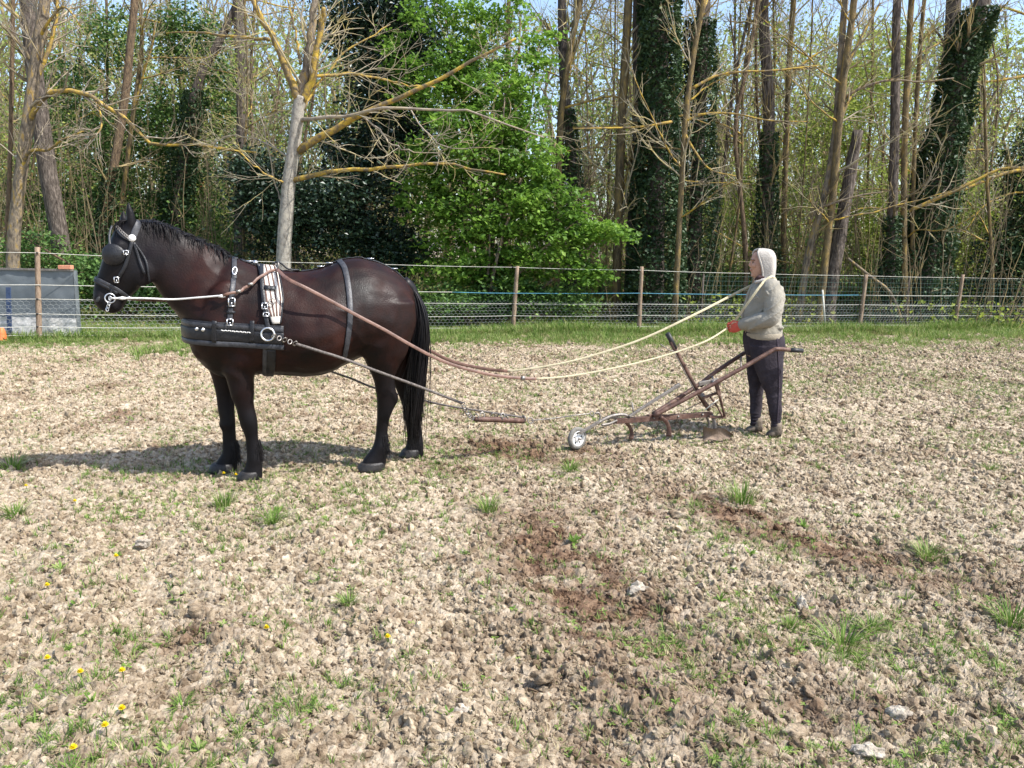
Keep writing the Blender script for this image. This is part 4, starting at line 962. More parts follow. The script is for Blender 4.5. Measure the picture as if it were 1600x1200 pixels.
# curved tines
def blade(name, pts, wd, th, mt, w0=0.0, turn=0.0):
    P = spline([QP(a, b, w0) for a, b in pts], 14); N = np.tile(norm(HA + HL * turn), (len(P), 1))
    return ribbon(P, N, wd, th).build(name, MT[mt], plo)
blade('tine', [(978, 660), (984, 667), (987, 676), (986, 686)], [.030] * 8 + list(np.linspace(.03, .045, 6)), .012, 'rust', -.06, 2)
blade('tine', [(1032, 652), (1040, 658), (1045, 668), (1045, 682)], [.034] * 8 + list(np.linspace(.034, .05, 6)), .012, 'rust', .05, 2)
blade('tine', [(1112, 648), (1116, 660), (1116, 676), (1110, 690)], [.032] * 8 + list(np.linspace(.032, .05, 6)), .014, 'greysteel', .02, 1.5)
blade('tine', [(1104, 650), (1108, 664), (1106, 680)], .024, .012, 'greysteel', -.05, 1.5)
# mouldboard share: curved plate
mb = MB(); V = []; nx_, ny_ = 12, 7
for i in range(nx_):
    for j in range(ny_):
        u = i / (nx_ - 1); v = j / (ny_ - 1); p = QP(1100 + 46 * u, 690 - (22 - 9 * u) * v - 3 * math.sin(3 * u) - 2 * math.sin(9 * u + 2 * v), .10 - .10 * u + .10 * (v - .3) ** 2 + .05 * math.sin(3.1 * u)); V.append(p)
V = np.array(V); k_ = len(V); F = [(i * ny_ + j, (i + 1) * ny_ + j, (i + 1) * ny_ + j + 1, i * ny_ + j + 1) for i in range(nx_ - 1) for j in range(ny_ - 1)]
F2 = [tuple(a + k_ for a in f[::-1]) for f in F]; mb.add(np.vstack([V, V - HL * .012]), np.array(F + F2)); mb.build('share', MT['soilsteel'] if 'soilsteel' in MT else mat('soil_caked_steel', [(.11, .085, .07), (.26, .19, .14)], 12, .85, .2, .6, 70), plo)
# wheel, turned a little
wc = QP(902, 677, 0); wax = norm(HL * .93 + HA * .37 * 0 - HA * .25); rr = .098; wc[2] = rr - .004
mb = MB(); ring(mb, wc, wax, rr - .022, .022, 40, 10); tyre = mb.build('wheel', MT['tyre'], plo)
u = norm(UP - wax * np.dot(UP, wax)); v = np.cross(wax, u)
mb = MB()
def disc_ring(r0, o0, r1, o1, n=32):
    a = np.arange(n) / n * 2 * np.pi; P0 = wc + wax * o0 + (np.cos(a)[:, None] * u + np.sin(a)[:, None] * v) * r0; P1 = wc + wax * o1 + (np.cos(a)[:, None] * u + np.sin(a)[:, None] * v) * r1
    mb.add(np.vstack([P0, P1]), [(i, (i + 1) % n, n + (i + 1) % n, n + i) for i in range(n)])
for (r0, o0, r1, o1) in ((.066, .018, .060, .020), (.060, .020, .055, .006), (.055, .006, .030, .004), (.030, .004, .026, .018), (.026, .018, .012, .022), (.012, .022, .0, .022)): disc_ring(r0, o0, r1, o1)
for (r0, o0, r1, o1) in ((.066, -.018, .055, -.006), (.055, -.006, .0, -.006)): disc_ring(r0, o0, r1, o1)
mb.build('rim', MT['white'], tyre)
for k in range(5):
    a = 6.283 * k / 5; mb = MB(); q = wc + wax * .007 + (u * math.cos(a) + v * math.sin(a)) * .042; ellipsoid(mb, q, u * .008, v * .008, wax * .003, 8, 5); mb.build('rim_hole', MT['rubber'], tyre)
mb = MB(); capped_tube(mb, [wc - wax * .045, wc + wax * .05], .009, 8); mb.build('axle', MT['greysteel'], plo)
# tow hook and rod towards the swingletree
mb = MB(); ring(mb, QP(925, 646, 0), norm(HL + UP * .3), .018, .005, 18, 6); mb.build('tow_ring', MT['greysteel'], plo)
qt('tow_hook', [(930, 646), (935, 645), (938, 651), (936, 658)], .008, 'greysteel', 0.0)
tube_obj('tow_chain', spline([S2, HP(852, 655, .02), QP(885, 651, 0), QP(905, 648, 0), QP(921, 646.5, 0)], 24), .0045, MT['chain'], sw, 6)

# ================================================================== WALKER
def folds(V, F, amp, fx, fz, slant=0.0, seed=3, msk=None):
    """push cloth in and out along its normals in soft creases"""
    me = make_mesh('t', V, F, []); n = np.empty(len(V) * 3, np.float32); me.vertices.foreach_get('normal', n); n = n.reshape(-1, 3).astype(float); bpy.data.meshes.remove(me)
    L_ = (V - WO) @ WA; Z_ = V[:, 2] + slant * L_ + .12 * (V @ WL)
    f = vnoise(L_ * fx + 50, Z_ * fz + 50, seed); g = 1 - 2 * np.abs(f - .5); f2 = vnoise(L_ * fx * 2.1 + 9, Z_ * fz * 1.8 + 9, seed + 1)
    k = 1.0 if msk is None else msk(V)
    return V + n * (amp * ((g ** 3) - .3 + .5 * (f2 - .5)) * k)[:, None]
per = empty('person', WO * [1, 1, 0], 'person in beige hooded sweatshirt, dark leggings and red gloves walking behind the plough', 'person')
def wst(lst, wc=0.0, k=20, n=None, egg=0.0, pw=2.2, mb=None):
    A = np.array([WP(f, y, w=wc if np.isscalar(wc) else wc[i]) for i, (f, b_, y, h) in enumerate(lst)]); B = np.array([WP(b_, y, w=wc if np.isscalar(wc) else wc[i]) for i, (f, b_, y, h) in enumerate(lst)])
    H = np.array([l[3] for l in lst]); n = n or len(lst) * 3; A = spline(A, n); B = spline(B, n); H = np.maximum(spline(np.stack([H] * 3, 1), n)[:, 0], .006)
    th = np.arange(k) / k * 2 * np.pi; c, s = np.cos(th), np.sin(th); c2 = np.sign(c) * np.abs(c) ** (2 / pw); s2 = np.sign(s) * np.abs(s) ** (2 / pw)
    return ((A + B) / 2)[:, None] + ((A - B) / 2)[:, None] * c2[None, :, None] + WL[None, None] * (H[:, None] * s2[None] * (1 - egg * c2[None]))[..., None]
# body: one mesh (head, neck, trunk, arms, hands, legs)
pb = MB()
loft(pb, wst([(1180, 1200, 394, .045), (1175.5, 1205, 399, .066), (1173.2, 1206, 406, .074), (1172.8, 1206, 413, .075), (1173.2, 1204, 419, .072), (1174, 1201, 425, .064), (1175.8, 1197, 431, .05), (1179, 1193, 434.5, .032)], egg=.08))
loft(pb, wst([(1181, 1199, 420, .05), (1182, 1200, 432, .055), (1181, 1203, 442, .06), (1180, 1206, 450, .08)]))
limb(pb, [WP(1174.5, 407.5), WP(1171.3, 413.5), WP(1173, 416.2)], [.008, .012, .009], 8, 8)             # nose
for s_ in (1, -1):
    ellipsoid(pb, WP(1173.3, 416, .011 * s_), WA * .009, WL * .009, UP * .007, 8, 6)
    ellipsoid(pb, WP(1174.6, 405.8, .03 * s_), WA * .009, WL * .028, UP * .007, 8, 6)          # brow ridge
    ellipsoid(pb, WP(1178, 415, .045 * s_), WA * .022, WL * .022, UP * .022, 10, 7)            # cheek
ellipsoid(pb, WP(1172.9, 420.6), WA * .009, WL * .022, UP * .0055, 10, 6); ellipsoid(pb, WP(1173.3, 423, ), WA * .009, WL * .020, UP * .006, 10, 6)
ellipsoid(pb, WP(1175.6, 430), WA * .016, WL * .020, UP * .015, 10, 6)                           # chin
loft(pb, wst([(1184, 1203, 440, .07), (1176, 1216, 448, .16), (1170, 1219, 462, .17), (1167, 1217, 480, .155), (1166, 1215, 500, .15), (1166, 1219, 520, .155), (1165, 1223, 540, .165), (1168, 1222, 556, .165)]))
arm_n = [WP(1205, 450, .16), WP(1209, 472, .22), WP(1205, 496, .25), WP(1184, 502, .21), WP(1160, 508, .14)]
arm_f = [WP(1200, 450, -.16), WP(1204, 472, -.22), WP(1200, 496, -.22), WP(1180, 503, -.15), WP(1160, 508, -.03)]
for A_ in (arm_n, arm_f): limb(pb, A_, [.05, .045, .038, .034, .027], 12, 24)
def hand_solids(mb, wrist, d, side, grip_off, grow=0.0, s=1.0):
    """palm and five bent digits closing round the rein; d forward, side = thumb side"""
    up = norm(UP - d * np.dot(UP, d)); lat = np.cross(d, up)
    loft(mb, [[wrist + d * t * s + (up * math.cos(a) * (.028 + .016 * k) + lat * math.sin(a) * (.019 + .002 * k)) * s * (1 + grow) for a in np.arange(14) / 14 * 2 * np.pi] for t, k in ((-.03, 0), (.0, .1), (.025, .7), (.05, 1), (.078, .95), (.09, .75))])
    for i, (o, L) in enumerate(((.034, .062), (.012, .070), (-.011, .065), (-.033, .052))):
        b0 = wrist + d * .075 * s + up * o * s + lat * .006 * side; k1 = b0 + d * L * .42 * s + lat * side * .004; k2 = k1 + (d * .35 + lat * side * -.85) * L * .42 * s; k3 = k2 + (-d * .75 - lat * side * .5) * L * .36 * s
        limb(mb, [b0 - d * .02, k1, k2, k3], [.0105 + grow * .004, .0098 + grow * .004, .0088 + grow * .004, .0075], 8, 12)
    t0 = wrist + d * .022 * s + up * .026 * s; limb(mb, [t0, t0 + (d * .035 + up * .022 - lat * side * .018) * s, t0 + (d * .062 + up * .010 - lat * side * .034) * s], [.014, .012, .0095], 8, 10)
dn = norm(WP(1139, 512, .10) - WP(1160, 508, .14)); hw_n = WP(1158, 508.5, .135); df = norm(WA * 1 + UP * -.05); hw_f = WP(1158, 510, -.03)
hand_solids(pb, hw_n, dn, 1, 0, s=.92); hand_solids(pb, hw_f, df, -1, 0, s=.92)
legn = [(1170, 1223, 540, .095), (1174, 1224, 560, .095), (1181, 1223, 580, .088), (1189, 1222, 600, .072), (1196, 1221, 615, .06), (1199, 1221, 630, .058), (1202, 1221.5, 645, .052), (1205, 1220, 660, .042), (1206, 1219, 672, .04)]
legf = [(1165, 1214, 540, .095), (1166, 1207, 560, .09), (1167, 1200, 580, .08), (1170, 1195, 600, .066), (1171.5, 1192, 615, .058), (1172, 1191, 630, .054), (1172, 1189, 645, .048), (1173, 1187, 660, .040), (1174, 1187, 669, .038)]
for L_, w_ in ((legn, (.09, .085)), (legf, (-.09, -.085))): loft(pb, wst([(f + 1.2, b_ - 1.2, y, h * .92) for f, b_, y, h in L_], wc=w_[0]))
def foot(mb, hx, hy, tx, ty, w_, g=1.0):
    a, b_ = WP(hx, hy, w_), WP(tx, ty, w_); a[2] = .045; b_[2] = .035; d = norm(b_ - a)
    for t, hh, hwid in ((0, 0, 0),): pass
    rs = []; Lf = np.linalg.norm(b_ - a)
    for t, top, wd in ((-.08, .05, .022), (0, .095, .034), (.25, .11, .038), (.45, .088, .040), (.7, .062, .047), (.9, .050, .042), (1.02, .030, .022)):
        c = np.array([a[0], a[1], 0]) + d * Lf * t; rs.append([c + WL * math.cos(q) * wd * g + UP * (top * g / 2 * (1 + math.sin(q)) + (0 if math.sin(q) > 0 else 0)) for q in np.arange(14) / 14 * 2 * np.pi])
    loft(mb, rs)
foot(pb, 1217, 676, 1197, 678, .09, .9); foot(pb, 1187, 672, 1166, 674, -.085, .9)
PV, PF = remesh(pb, .0062, 2); put('body', PV, PF, MT['skin'], per)
PB = bvh_of(PV, PF)
# sweatshirt: trunk and sleeves
sb = MB()
loft(sb, wst([(1187, 1205, 436, .085), (1181, 1214, 442, .13), (1174, 1221, 449, .185), (1168.5, 1224, 459, .205), (1165, 1224, 471, .20), (1161, 1221, 484, .19), (1159.5, 1219, 497, .185), (1161, 1219, 508, .185), (1163, 1221, 516, .185), (1163.5, 1222, 522, .18)], egg=-.05))
limb(sb, arm_n, [.088, .084, .075, .066, .048], 14, 30); limb(sb, arm_f, [.085, .076, .066, .058, .046], 14, 30)
# soft folds: bulges at elbow, waist
r_ = np.random.default_rng(5)
for k in range(9):
    t = k / 8; c = WP(1176 + 30 * t, 506 - 8 * t, .20 + .04 * t); ellipsoid(sb, c + UP * r_.normal(0, .012), norm(UP + WA * r_.normal(0, .5)) * .055, WL * .045, norm(WA - UP * .4) * .014, 10, 7)
for k in range(7):
    ellipsoid(sb, WP(1178 + 6 * k, 512 - (k % 3) * 2, .155 - .008 * abs(k - 3)), WA * .06, WL * .03, UP * .013, 10, 7)
for k in range(5): ellipsoid(sb, WP(1200 + 4 * k, 462 + 7 * k, .235), norm(WA * .6 + UP) * .05, WL * .03, norm(WA - UP * .6) * .012, 10, 7)
SV, SF = remesh(sb, .0075, 2); SV = folds(SV, SF, .011, 5, 15, .9, 3, lambda V: np.clip((1.62 - V[:, 2]) / .25, .25, 1)); o = put('sweatshirt', SV, SF, MT['hoodie'], per); SB = bvh_of(SV, SF)
wb_ = MB(); loft(wb_, wst([(1163, 1221, 519, .19), (1162.5, 1221.5, 522, .192), (1163, 1221, 526, .190), (1165, 1220, 529.5, .178)])); wb_.build('waistband', MT['rib'], per)
for A_, rr_ in ((arm_n, .040), (arm_f, .038)): tube_obj('cuff', [A_[-1] + norm(A_[-2] - A_[-1]) * .055, A_[-1] + norm(A_[-2] - A_[-1]) * .02, A_[-1] - norm(A_[-2] - A_[-1]) * .015], [rr_ + .006, rr_ + .004, rr_ - .002], MT['rib'], per, 16)
# hood: shell open to the front
def hood():
    K = 17; rows = []
    st = [(1183, 1200, 389.6, .044), (1178, 1206, 391.8, .075), (1175.5, 1209, 396, .093), (1176.5, 1211, 402, .103), (1179, 1211, 409, .105), (1181.5, 1211, 417, .105), (1183.5, 1210, 425, .10), (1184, 1209, 432, .095), (1181, 1210, 438, .10), (1179, 1211, 443, .115)]
    A = spline([WP(f, y) for f, b_, y, h in st], 28); B = spline([WP(b_, y) for f, b_, y, h in st], 28); H = np.interp(np.linspace(0, 9, 28), range(10), [s[3] for s in st])
    th = np.linspace(-PI * .5 - .30, PI * .5 + .30, K)      # opening faces WA
    V = []
    for a, b_, h in zip(A, B, H):
        c = a * .42 + b_ * .58; back = np.linalg.norm(b_ - c); fr = np.linalg.norm(a - c) * 1.05
        for t in th: V.append(c - WA * math.cos(t) * (back if math.cos(t) > 0 else fr * 2.4) + WL * math.sin(t) * h * (1 if math.cos(t) > 0 else .93) + np.array([0, 0, b_[2] - c[2]]) * 0)
    V = np.array(V).reshape(28, K, 3)
    top = WP(1191, 388.6); F = [(i * K + j, i * K + j + 1, (i + 1) * K + j + 1, (i + 1) * K + j) for i in range(27) for j in range(K - 1)]
    mb = MB(); VV = np.vstack([V.reshape(-1, 3), top[None]]); mb.add(VV, F); nn = len(VV) - 1
    mb.F.setdefault(3, []).append(np.array([(nn, j + 1, j) for j in range(K - 1)] + [(nn, 0, K - 1)])); mb.A.setdefault(3, []).append(np.zeros(K))
    o = mb.build('hood', MT['lit_hood_motif'], per); md = o.modifiers.new('s', 'SOLIDIFY'); md.thickness = .012; md.offset = 0
    s2 = o.modifiers.new('ss', 'SUBSURF'); s2.levels = 1; s2.render_levels = 1
    e = np.vstack([V[::-1, -1], V[:1, -1], V[:1, 0], V[:, 0]]); e2 = spline(e[::3], 60)
    tube_obj('hood_hem', e2, .0085, MT['lit_hood_motif'], per, 8)
hood()
# hood folds at the nape and collar
tube_obj('collar_fold', spline([WP(1180, 441, .10), WP(1190, 439, .125), WP(1203, 438, .11), WP(1211, 440, .0), WP(1203, 438, -.11), WP(1190, 440, -.12), WP(1181, 441, -.09)], 24), [.014] * 4 + [.022] * 16 + [.014] * 4, MT['lit_hood_motif'], per, 10)
tube_obj('neck_roll', spline([WP(1181, 437, .05), WP(1186, 433, .085), WP(1197, 434, .07)], 10), .016, mat('dark_neck_brown', [(.05, .03, .03), (.10, .06, .06)], 30, .9, .1), per, 10)  # dark brown roll at the neck, inside the collar
def on(bv, px, py, off): 
    p, n = cam_hit(px, py, bv); return (p + n * off, n) if p is not None else (None, None)
# zip and small chest motif
P = [WP(1176 - 13 * t, 445 + 80 * t, .002) for t in (0,)]
zp = []
for t in np.linspace(0, 1, 16):
    q = WP(1150, 448 + 72 * t, .035); h = SB.ray_cast(Vector(q), Vector(-WA)); 
    if h[0] is not None: zp.append(np.array(h[0]) + WA * .004)
tube_obj('zip', zp, .005, MT['rib'], per, 6)
mb = MB()
for a, b_ in (((1178, 463), (1183, 461.5)), ((1179, 466), (1185, 464.5)), ((1183, 461.5), (1186, 466))):
    p, n = on(SB, *a, .003); q, n2 = on(SB, *b_, .003)
    if p is not None and q is not None: capped_tube(mb, [p, q], .0032, 5)
mb.build('chest_motif', MT['lit_hood_motif'], per)
# leggings
jb = MB()
loft(jb, wst([(1163, 1221, 517, .165), (1161.5, 1224, 526, .180), (1162, 1225.5, 536, .182), (1163.5, 1225, 546, .178), (1167, 1223, 554, .165), (1173, 1218, 560, .13)]))
loft(jb, wst([(f, b_, y, h) for f, b_, y, h in legn[:-1]] + [(1203.5, 1220.5, 667, .046)], wc=.09)); loft(jb, wst([(f, b_, y, h) for f, b_, y, h in legf[:-1]] + [(1171, 1188.5, 664, .044)], wc=-.085))
for k in range(4):
    ellipsoid(jb, WP(1210, 611 + 3.5 * k, .13), WA * .05, WL * .022, UP * .007, 8, 6); ellipsoid(jb, WP(1213, 652 + 4 * k, .12), WA * .045, WL * .02, UP * .008, 8, 6); ellipsoid(jb, WP(1180, 646 + 5 * k, -.05), WA * .045, WL * .018, UP * .008, 8, 6)
JV, JF = remesh(jb, .0075, 2); JV = folds(JV, JF, .0045, 5, 17, .4, 13, lambda V: np.clip(.35 + .9 * np.exp(-((V[:, 2] - .42) / .09) ** 2) + .9 * np.exp(-((V[:, 2] - .13) / .08) ** 2), 0, 1.2)); put('leggings', JV, JF, MT['jeans'], per); JB = bvh_of(JV, JF)
P = [on(JB, 1214 + 3 * math.sin(t * 3), 528 + 132 * t, .003)[0] for t in np.linspace(0, 1, 30)]; P = np.array([p for p in P if p is not None]); tube_obj('side_piping', P, .0045, MT['seam'], per, 6)
# boots
for a in ((1219, 677, 1197, 679, .09), (1189, 673, 1165, 675, -.085)):
    mb = MB(); foot(mb, *a, 1.08); limb(mb, [np.array([*WP(a[0] - 7, a[1], a[4])[:2], .05]), np.array([*WP(a[0] - 7, a[1], a[4])[:2], .115])], [.05, .052], 12, 6)
    bv_, bf_ = remesh(mb, .008, 2); b_ = put('boot', bv_, bf_, MT['boot'], per)
# gloves
for wr, d, s_ in ((hw_n, dn, 1), (hw_f, df, -1)):
    mb = MB(); hand_solids(mb, wr, d, s_, 0, grow=.22, s=1.0); limb(mb, [wr - d * .03, wr + d * .01], [.036, .033], 12, 6)
    gv, gf = remesh(mb, .0042, 1); put('glove', gv, gf, MT['glove'], per)
# face details
for nm, px, py, w_, r in (('eye', 1176.2, 409.3, .033, .0075), ('eye', 1176.2, 409.3, -.033, .0075)):
    h = PB.ray_cast(Vector(WP(1160, py, w_)), Vector(-WA)); p = np.array(h[0]) if h[0] is not None else WP(px, py, w_); mb = MB(); ellipsoid(mb, p + WL * .006 * np.sign(w_), WA * .006, WL * .013, UP * .006, 10, 6); mb.build(nm, MT['eye'], per)
    q = [np.array(PB.ray_cast(Vector(WP(1160, py - 3.0 - .8 * math.sin(3 * t), np.sign(w_) * (.014 + .036 * t))), Vector(-WA))[0] or p) for t in np.linspace(0, 1, 6)]; tube_obj('eyebrow', q, .0035, MT['brow'], per, 6)
q = [np.array(PB.ray_cast(Vector(WP(1160, 421.8, w_)), Vector(-WA))[0] or WP(1173, 421.8, w_)) for w_ in np.linspace(-.022, .024, 7)]; tube_obj('mouth', q, .0032, MT['lip'], per, 6)
# rein laid round the neck and down to the hand
P = spline([RB, WP(1184, 440, -.12), WP(1199, 434, -.13), WP(1212, 436, -.02), WP(1206, 432, .12), WP(1196, 438, .155), WP(1187, 448, .20), WP(1176, 463, .212), WP(1163, 481, .19), WP(1150, 499, .13), WP(1143, 510, .11)], 46)
ribbon(P, np.vstack([np.tile(WL + UP * .4, (len(P), 1))]), .022, .007).build('rope_rein', MT['rein_tape'], fr_)

# ================================================================== FENCE
posts = [(-420, 549, 372, 13.0), (61, 531, 388, None), (340, 524, 402, None), (585, 519, 411, None), (801, 516, 417, None), (998, 517, 418, None), (1172, 516, 424, None), (1342, 516, 430, None), (1491, 513, 430, None), (1660, 512, 436, None), (1850, 511, 440, None)]
FP = []; tops = []
for px, by, ty, _ in posts:
    if px == -420: g = G(61, 531) + (G(61, 531) - G(340, 524)) * 1.6; g[2] = 0; FP.append(g); tops.append(1.5); continue
    g = G(px, by); FP.append(g); t = PY(px, ty, g[1]); tops.append(float(t[2]))
FP = np.array(FP); tops = np.array(tops)
fen = empty('fence', FP[4], 'wire and rope paddock fence on thin wooden posts along the wood edge', 'fence')
lean = {1: .09, 4: .07, 5: .0, 7: .05, 8: .06}
for i, (g, tz) in enumerate(zip(FP, tops)):
    s = lean.get(i, rng.normal(0, .03)); P = spline([g + [0, 0, -.15], g + [s * .5, 0, tz * .5], g + [s, 0, tz + .02]], 9)
    tube_obj('post', P, np.linspace(.048, .040, 9), MT['post'], fen, 9, wob=.05)
# strands: pixel heights where the picture shows them
SX = np.array([61, 340, 585, 801, 998, 1172, 1342, 1491])
rows = {'wire': [[395, 406, 412.5, 417.5, 422, 427, 430.5, 433.5], [467, 470, 472.5, 474.5, 475, 476, 476, 477.5], [490, 492, 493.5, 493, 492.5, 492, 492, 492.5], [510, 511, 511, 511, 510, 508.5, 507, 506.5], [523, 522, 521, 520, 518.5, 517.5, 515, 514]],
        'blue': [[445, 449, 454, 458, 458, 460, 461, 462]]}
def strand_pts(row, sag=0.0, sub=7):
    Z = []
    for x, y in zip(SX, row): 
        g = G(x, float(np.interp(x, [p[0] for p in posts], [p[1] for p in posts]))); q = PY(x, y, g[1]); Z.append(q)
    Z = np.array(Z); e0 = np.array([FP[0][0], FP[0][1], Z[0][2] + .02]); e1 = np.array([FP[9][0], FP[9][1], Z[-1][2]]); e2 = np.array([FP[10][0], FP[10][1], Z[-1][2]])
    return np.vstack([e0, Z, e1, e2])
for row in rows['wire']:
    Z = strand_pts(row); sg = rng.uniform(.006, .02)
    P = np.vstack([np.stack([Z[i] + (Z[i + 1] - Z[i]) * t - np.array([0, .045, sg * 4 * t * (1 - t)]) for t in np.linspace(0, 1, 6)[:-1]]) for i in range(len(Z) - 1)] + [Z[-1:]])
    tube_obj('rope_strand', P, .0052, MT['wire'], fen, 6)
Z = strand_pts(rows['blue'][0]); segs = [(0, 4, 'wire', 1), (4, 5, 'blue', 1), (5, 7, 'blue', 1), (7, 9, 'wire', 1), (9, 10, 'blue', 1)]
Zi = list(Z); Zi.insert(4, Z[3] * .45 + Z[4] * .55); Zi = np.array(Zi)
for a, b_, m_, _ in [(0, 4, 'wire', 0), (4, 8, 'blue', 0), (8, 10, 'wire', 0), (10, len(Zi) - 1, 'blue', 0)]:
    b_ = min(b_, len(Zi) - 1); S = Zi[a:b_ + 1]; P = np.vstack([np.stack([S[i] + (S[i + 1] - S[i]) * t - np.array([0, .045, .02 * t * (1 - t)]) for t in np.linspace(0, 1, 6)[:-1]]) for i in range(len(S) - 1)] + [S[-1:]])
    tube_obj('rope_strand' if m_ == 'wire' else 'blue_twine', P, .0060 if m_ == 'wire' else .0062, MT[m_], fen, 6)
for i in range(1, 9):
    for j, row in enumerate(rows['wire']):
        z = strand_pts(row)[i] if i <= 8 else None; mb = MB(); ellipsoid(mb, z + np.array([0, -.048, 0]), np.array([.02, 0, 0]), np.array([0, .02, 0]), UP * .014, 8, 5); mb.build('insulator', MT['rubber'], fen)
# hexagonal netting from the soil up to the second strand
def hexnet(A, B, z0, z1, cw, ch, off):
    d = B - A; d[2] = 0; Ln = np.linalg.norm(d); d = d / Ln; n = int(Ln / cw); m = max(2, int((z1 - z0) / ch)); base = np.array([A[0], A[1], 0]); segs_ = []
    for j in range(m):
        for i in range(n):
            o = .5 * (j % 2); x = (i + o) * cw; z = z0 + j * ch
            p = lambda u, v: base + d * (x + u * cw) + np.array([0, off, z + v * ch])
            segs_ += [(p(0, 0), p(.5, .33)), (p(.5, .33), p(1, 0)), (p(.5, .33), p(.5, 1))]
    return segs_
sg = []
for i in range(len(FP) - 1): sg += hexnet(FP[i].copy(), FP[i + 1].copy(), .04, .66 if i > 1 else .70, .085, .058, .06)
P = np.array(sg); V, F = tubes(P, np.full(P.shape[:2], .0023), 3); o = MB().add(V, F).build('hex_netting', MT['net'], fen)
o['kind'] = 'stuff'
# second fence of green square mesh a little behind, on the right
A = PY(1095, 500, 17.4); B = PY(1750, 500, 20.3); A[2] = B[2] = 0
f2 = empty('mesh_fence', A, 'green square wire mesh fence behind the rope fence at the right', 'fence')
d = B - A; n = 150; sgs = [(A + d * i / n + [0, 0, .05], A + d * i / n + [0, 0, 1.16 + .03 * math.sin(i)]) for i in range(n + 1)]; V, F = tubes(np.array(sgs), np.full((n + 1, 2), .0020), 3); mb = MB().add(V, F)
sgs = [(A + [0, 0, .05 + .1 * j], B + [0, 0, .05 + .1 * j]) for j in range(12)]; V, F = tubes(np.array(sgs), np.full((12, 2), .0022), 3); mb.add(V, F); o = mb.build('square_netting', MT['greennet'], f2); o['kind'] = 'stuff'
for t in (0, .45, 1): tube_obj('post', [A + d * t, A + d * t + [0, 0, 1.2]], .02, MT['bark_dark'], f2, 8)
# thin pale stake between the fences and leaning pole
P = [PY(1285, 453, 18.0), PY(1292, 492, 18.0) * [1, 1, 0]]; tag(tube_obj('stake', P, .022, MT['wire'], loc=P[1]), 'short white stake leaning behind the fence right of the walker', 'stake')
P = spline([PY(1325, 404, 19.0), PY(1360, 432, 19.0), PY(1392, 459, 19.0), PY(1415, 480, 19.0) * [1, 1, 0]], 10); tag(tube_obj('fallen_branch', P, np.linspace(.03, .045, 10), MT['bark_pale'], loc=P[-1]), 'pale broken branch leaning diagonally behind the fence at the right', 'branch')

# ------------------------------------------------------------------ bin of sheets behind the fence at the left
D0 = 13.5
def LP(px, py, dy=0): return PY(px, py, D0 + dy)
bn = empty('sheet_clad_bin', LP(60, 535) * [1, 1, 0], 'low bin clad with blue grey sheet above crumpled pale sheet behind the fence', 'bin')
L0 = LP(-150, 420); R0 = LP(113.5, 423); zt = R0[2]; zm = LP(60, 497)[2]
def panel(name, xa, xb, za, zb, m, amp, dy=0, seed=1, nx=50, nz=16):
    X, Z = np.meshgrid(np.linspace(xa, xb, nx), np.linspace(za, zb, nz)); Yv = D0 + dy + amp * ((vnoise(X * 5, Z * 6, seed) - .5) + .6 * (vnoise(X * 16, Z * 18, seed + 3) - .5))
    V = np.stack([X, Yv, Z], -1).reshape(-1, 3); V2 = V + [0, .02, 0]; i = (np.arange(nz - 1)[:, None] * nx + np.arange(nx - 1)[None]).ravel(); F = np.stack([i, i + 1, i + nx + 1, i + nx], -1)
    return MB().add(np.vstack([V, V2]), np.vstack([F, F[:, ::-1] + len(V)])).build(name, MT[m], bn)
panel('blue_grey_sheet', L0[0], R0[0], zm, zt, 'panel', .022, 0, 1)
panel('crumpled_sheet', L0[0] - .01, R0[0] + .005, -.06, zm + .01, 'crumple', .035, -.03, 7, 70, 20)
mb = MB(); box(mb, [(L0[0] + R0[0]) / 2, D0, zt + .008], [(R0[0] - L0[0]) / 2 + .01, 0, 0], [0, .03, 0], [0, 0, .016]); mb.build('top_rail', MT['greysteel'], bn, smooth=False)
mb = MB(); box(mb, [R0[0] - .014, D0 + .07, zt / 2], [.012, 0, 0], [0, .045, 0], [0, 0, zt / 2]); mb.build('side_sheet', MT['panel'], bn, smooth=False)
mb = MB(); box(mb, [(L0[0] + R0[0]) / 2, D0 + .13, zt / 2], [(R0[0] - L0[0]) / 2, 0, 0], [0, .012, 0], [0, 0, zt / 2]); mb.build('back_sheet', MT['panel'], bn, smooth=False)
q = LP(103, 419); mb = MB(); box(mb, [q[0], D0 + .0, zt + .024 + .032], [.107, 0, 0], [0, .05, 0], [0, 0, .032]); o = mb.build('brick', MT['brick'], smooth=False, loc=[q[0], D0, zt + .024]); tag(o, 'orange brick lying on the right end of the grey bin', 'brick')
o.modifiers.new('b', 'BEVEL').width = .005
a = PY(13, 449, 13.1); b_ = PY(15, 528, 13.1); b_[2] = 0; mb = MB(); box(mb, (a + b_) / 2, (a - b_) / 2, [.036, 0, 0], [0, .012, 0]); o = mb.build('stake', MT['bluedark'], smooth=False, loc=b_); tag(o, 'dark blue flat stake standing in front of the grey bin', 'stake')
g = G(2, 533); mb = MB()
rs = []
for z, r0 in ((0, .09), (.02, .088), (.05, .07), (.12, .06), (.19, .04), (.22, .02)): rs.append([g + [math.cos(t) * r0 * (1 + .15 * math.sin(3 * t)) + z * .1, math.sin(t) * r0, z] for t in np.arange(14) / 14 * 6.283])
loft(mb, rs); tag(mb.build('orange_bag', MT['orange'], loc=g), 'small orange bag at the foot of the grey bin, left edge', 'bag')
q = PY(305, 289, 27); mb = MB(); box(mb, q, [.28, 0, .02], [0, .1, 0], [0, 0, .07]); tag(mb.build('orange_tarp', MT['orange'], smooth=False, loc=q), 'orange tarpaulin scrap glimpsed among the trees above the horse neck', 'tarp')

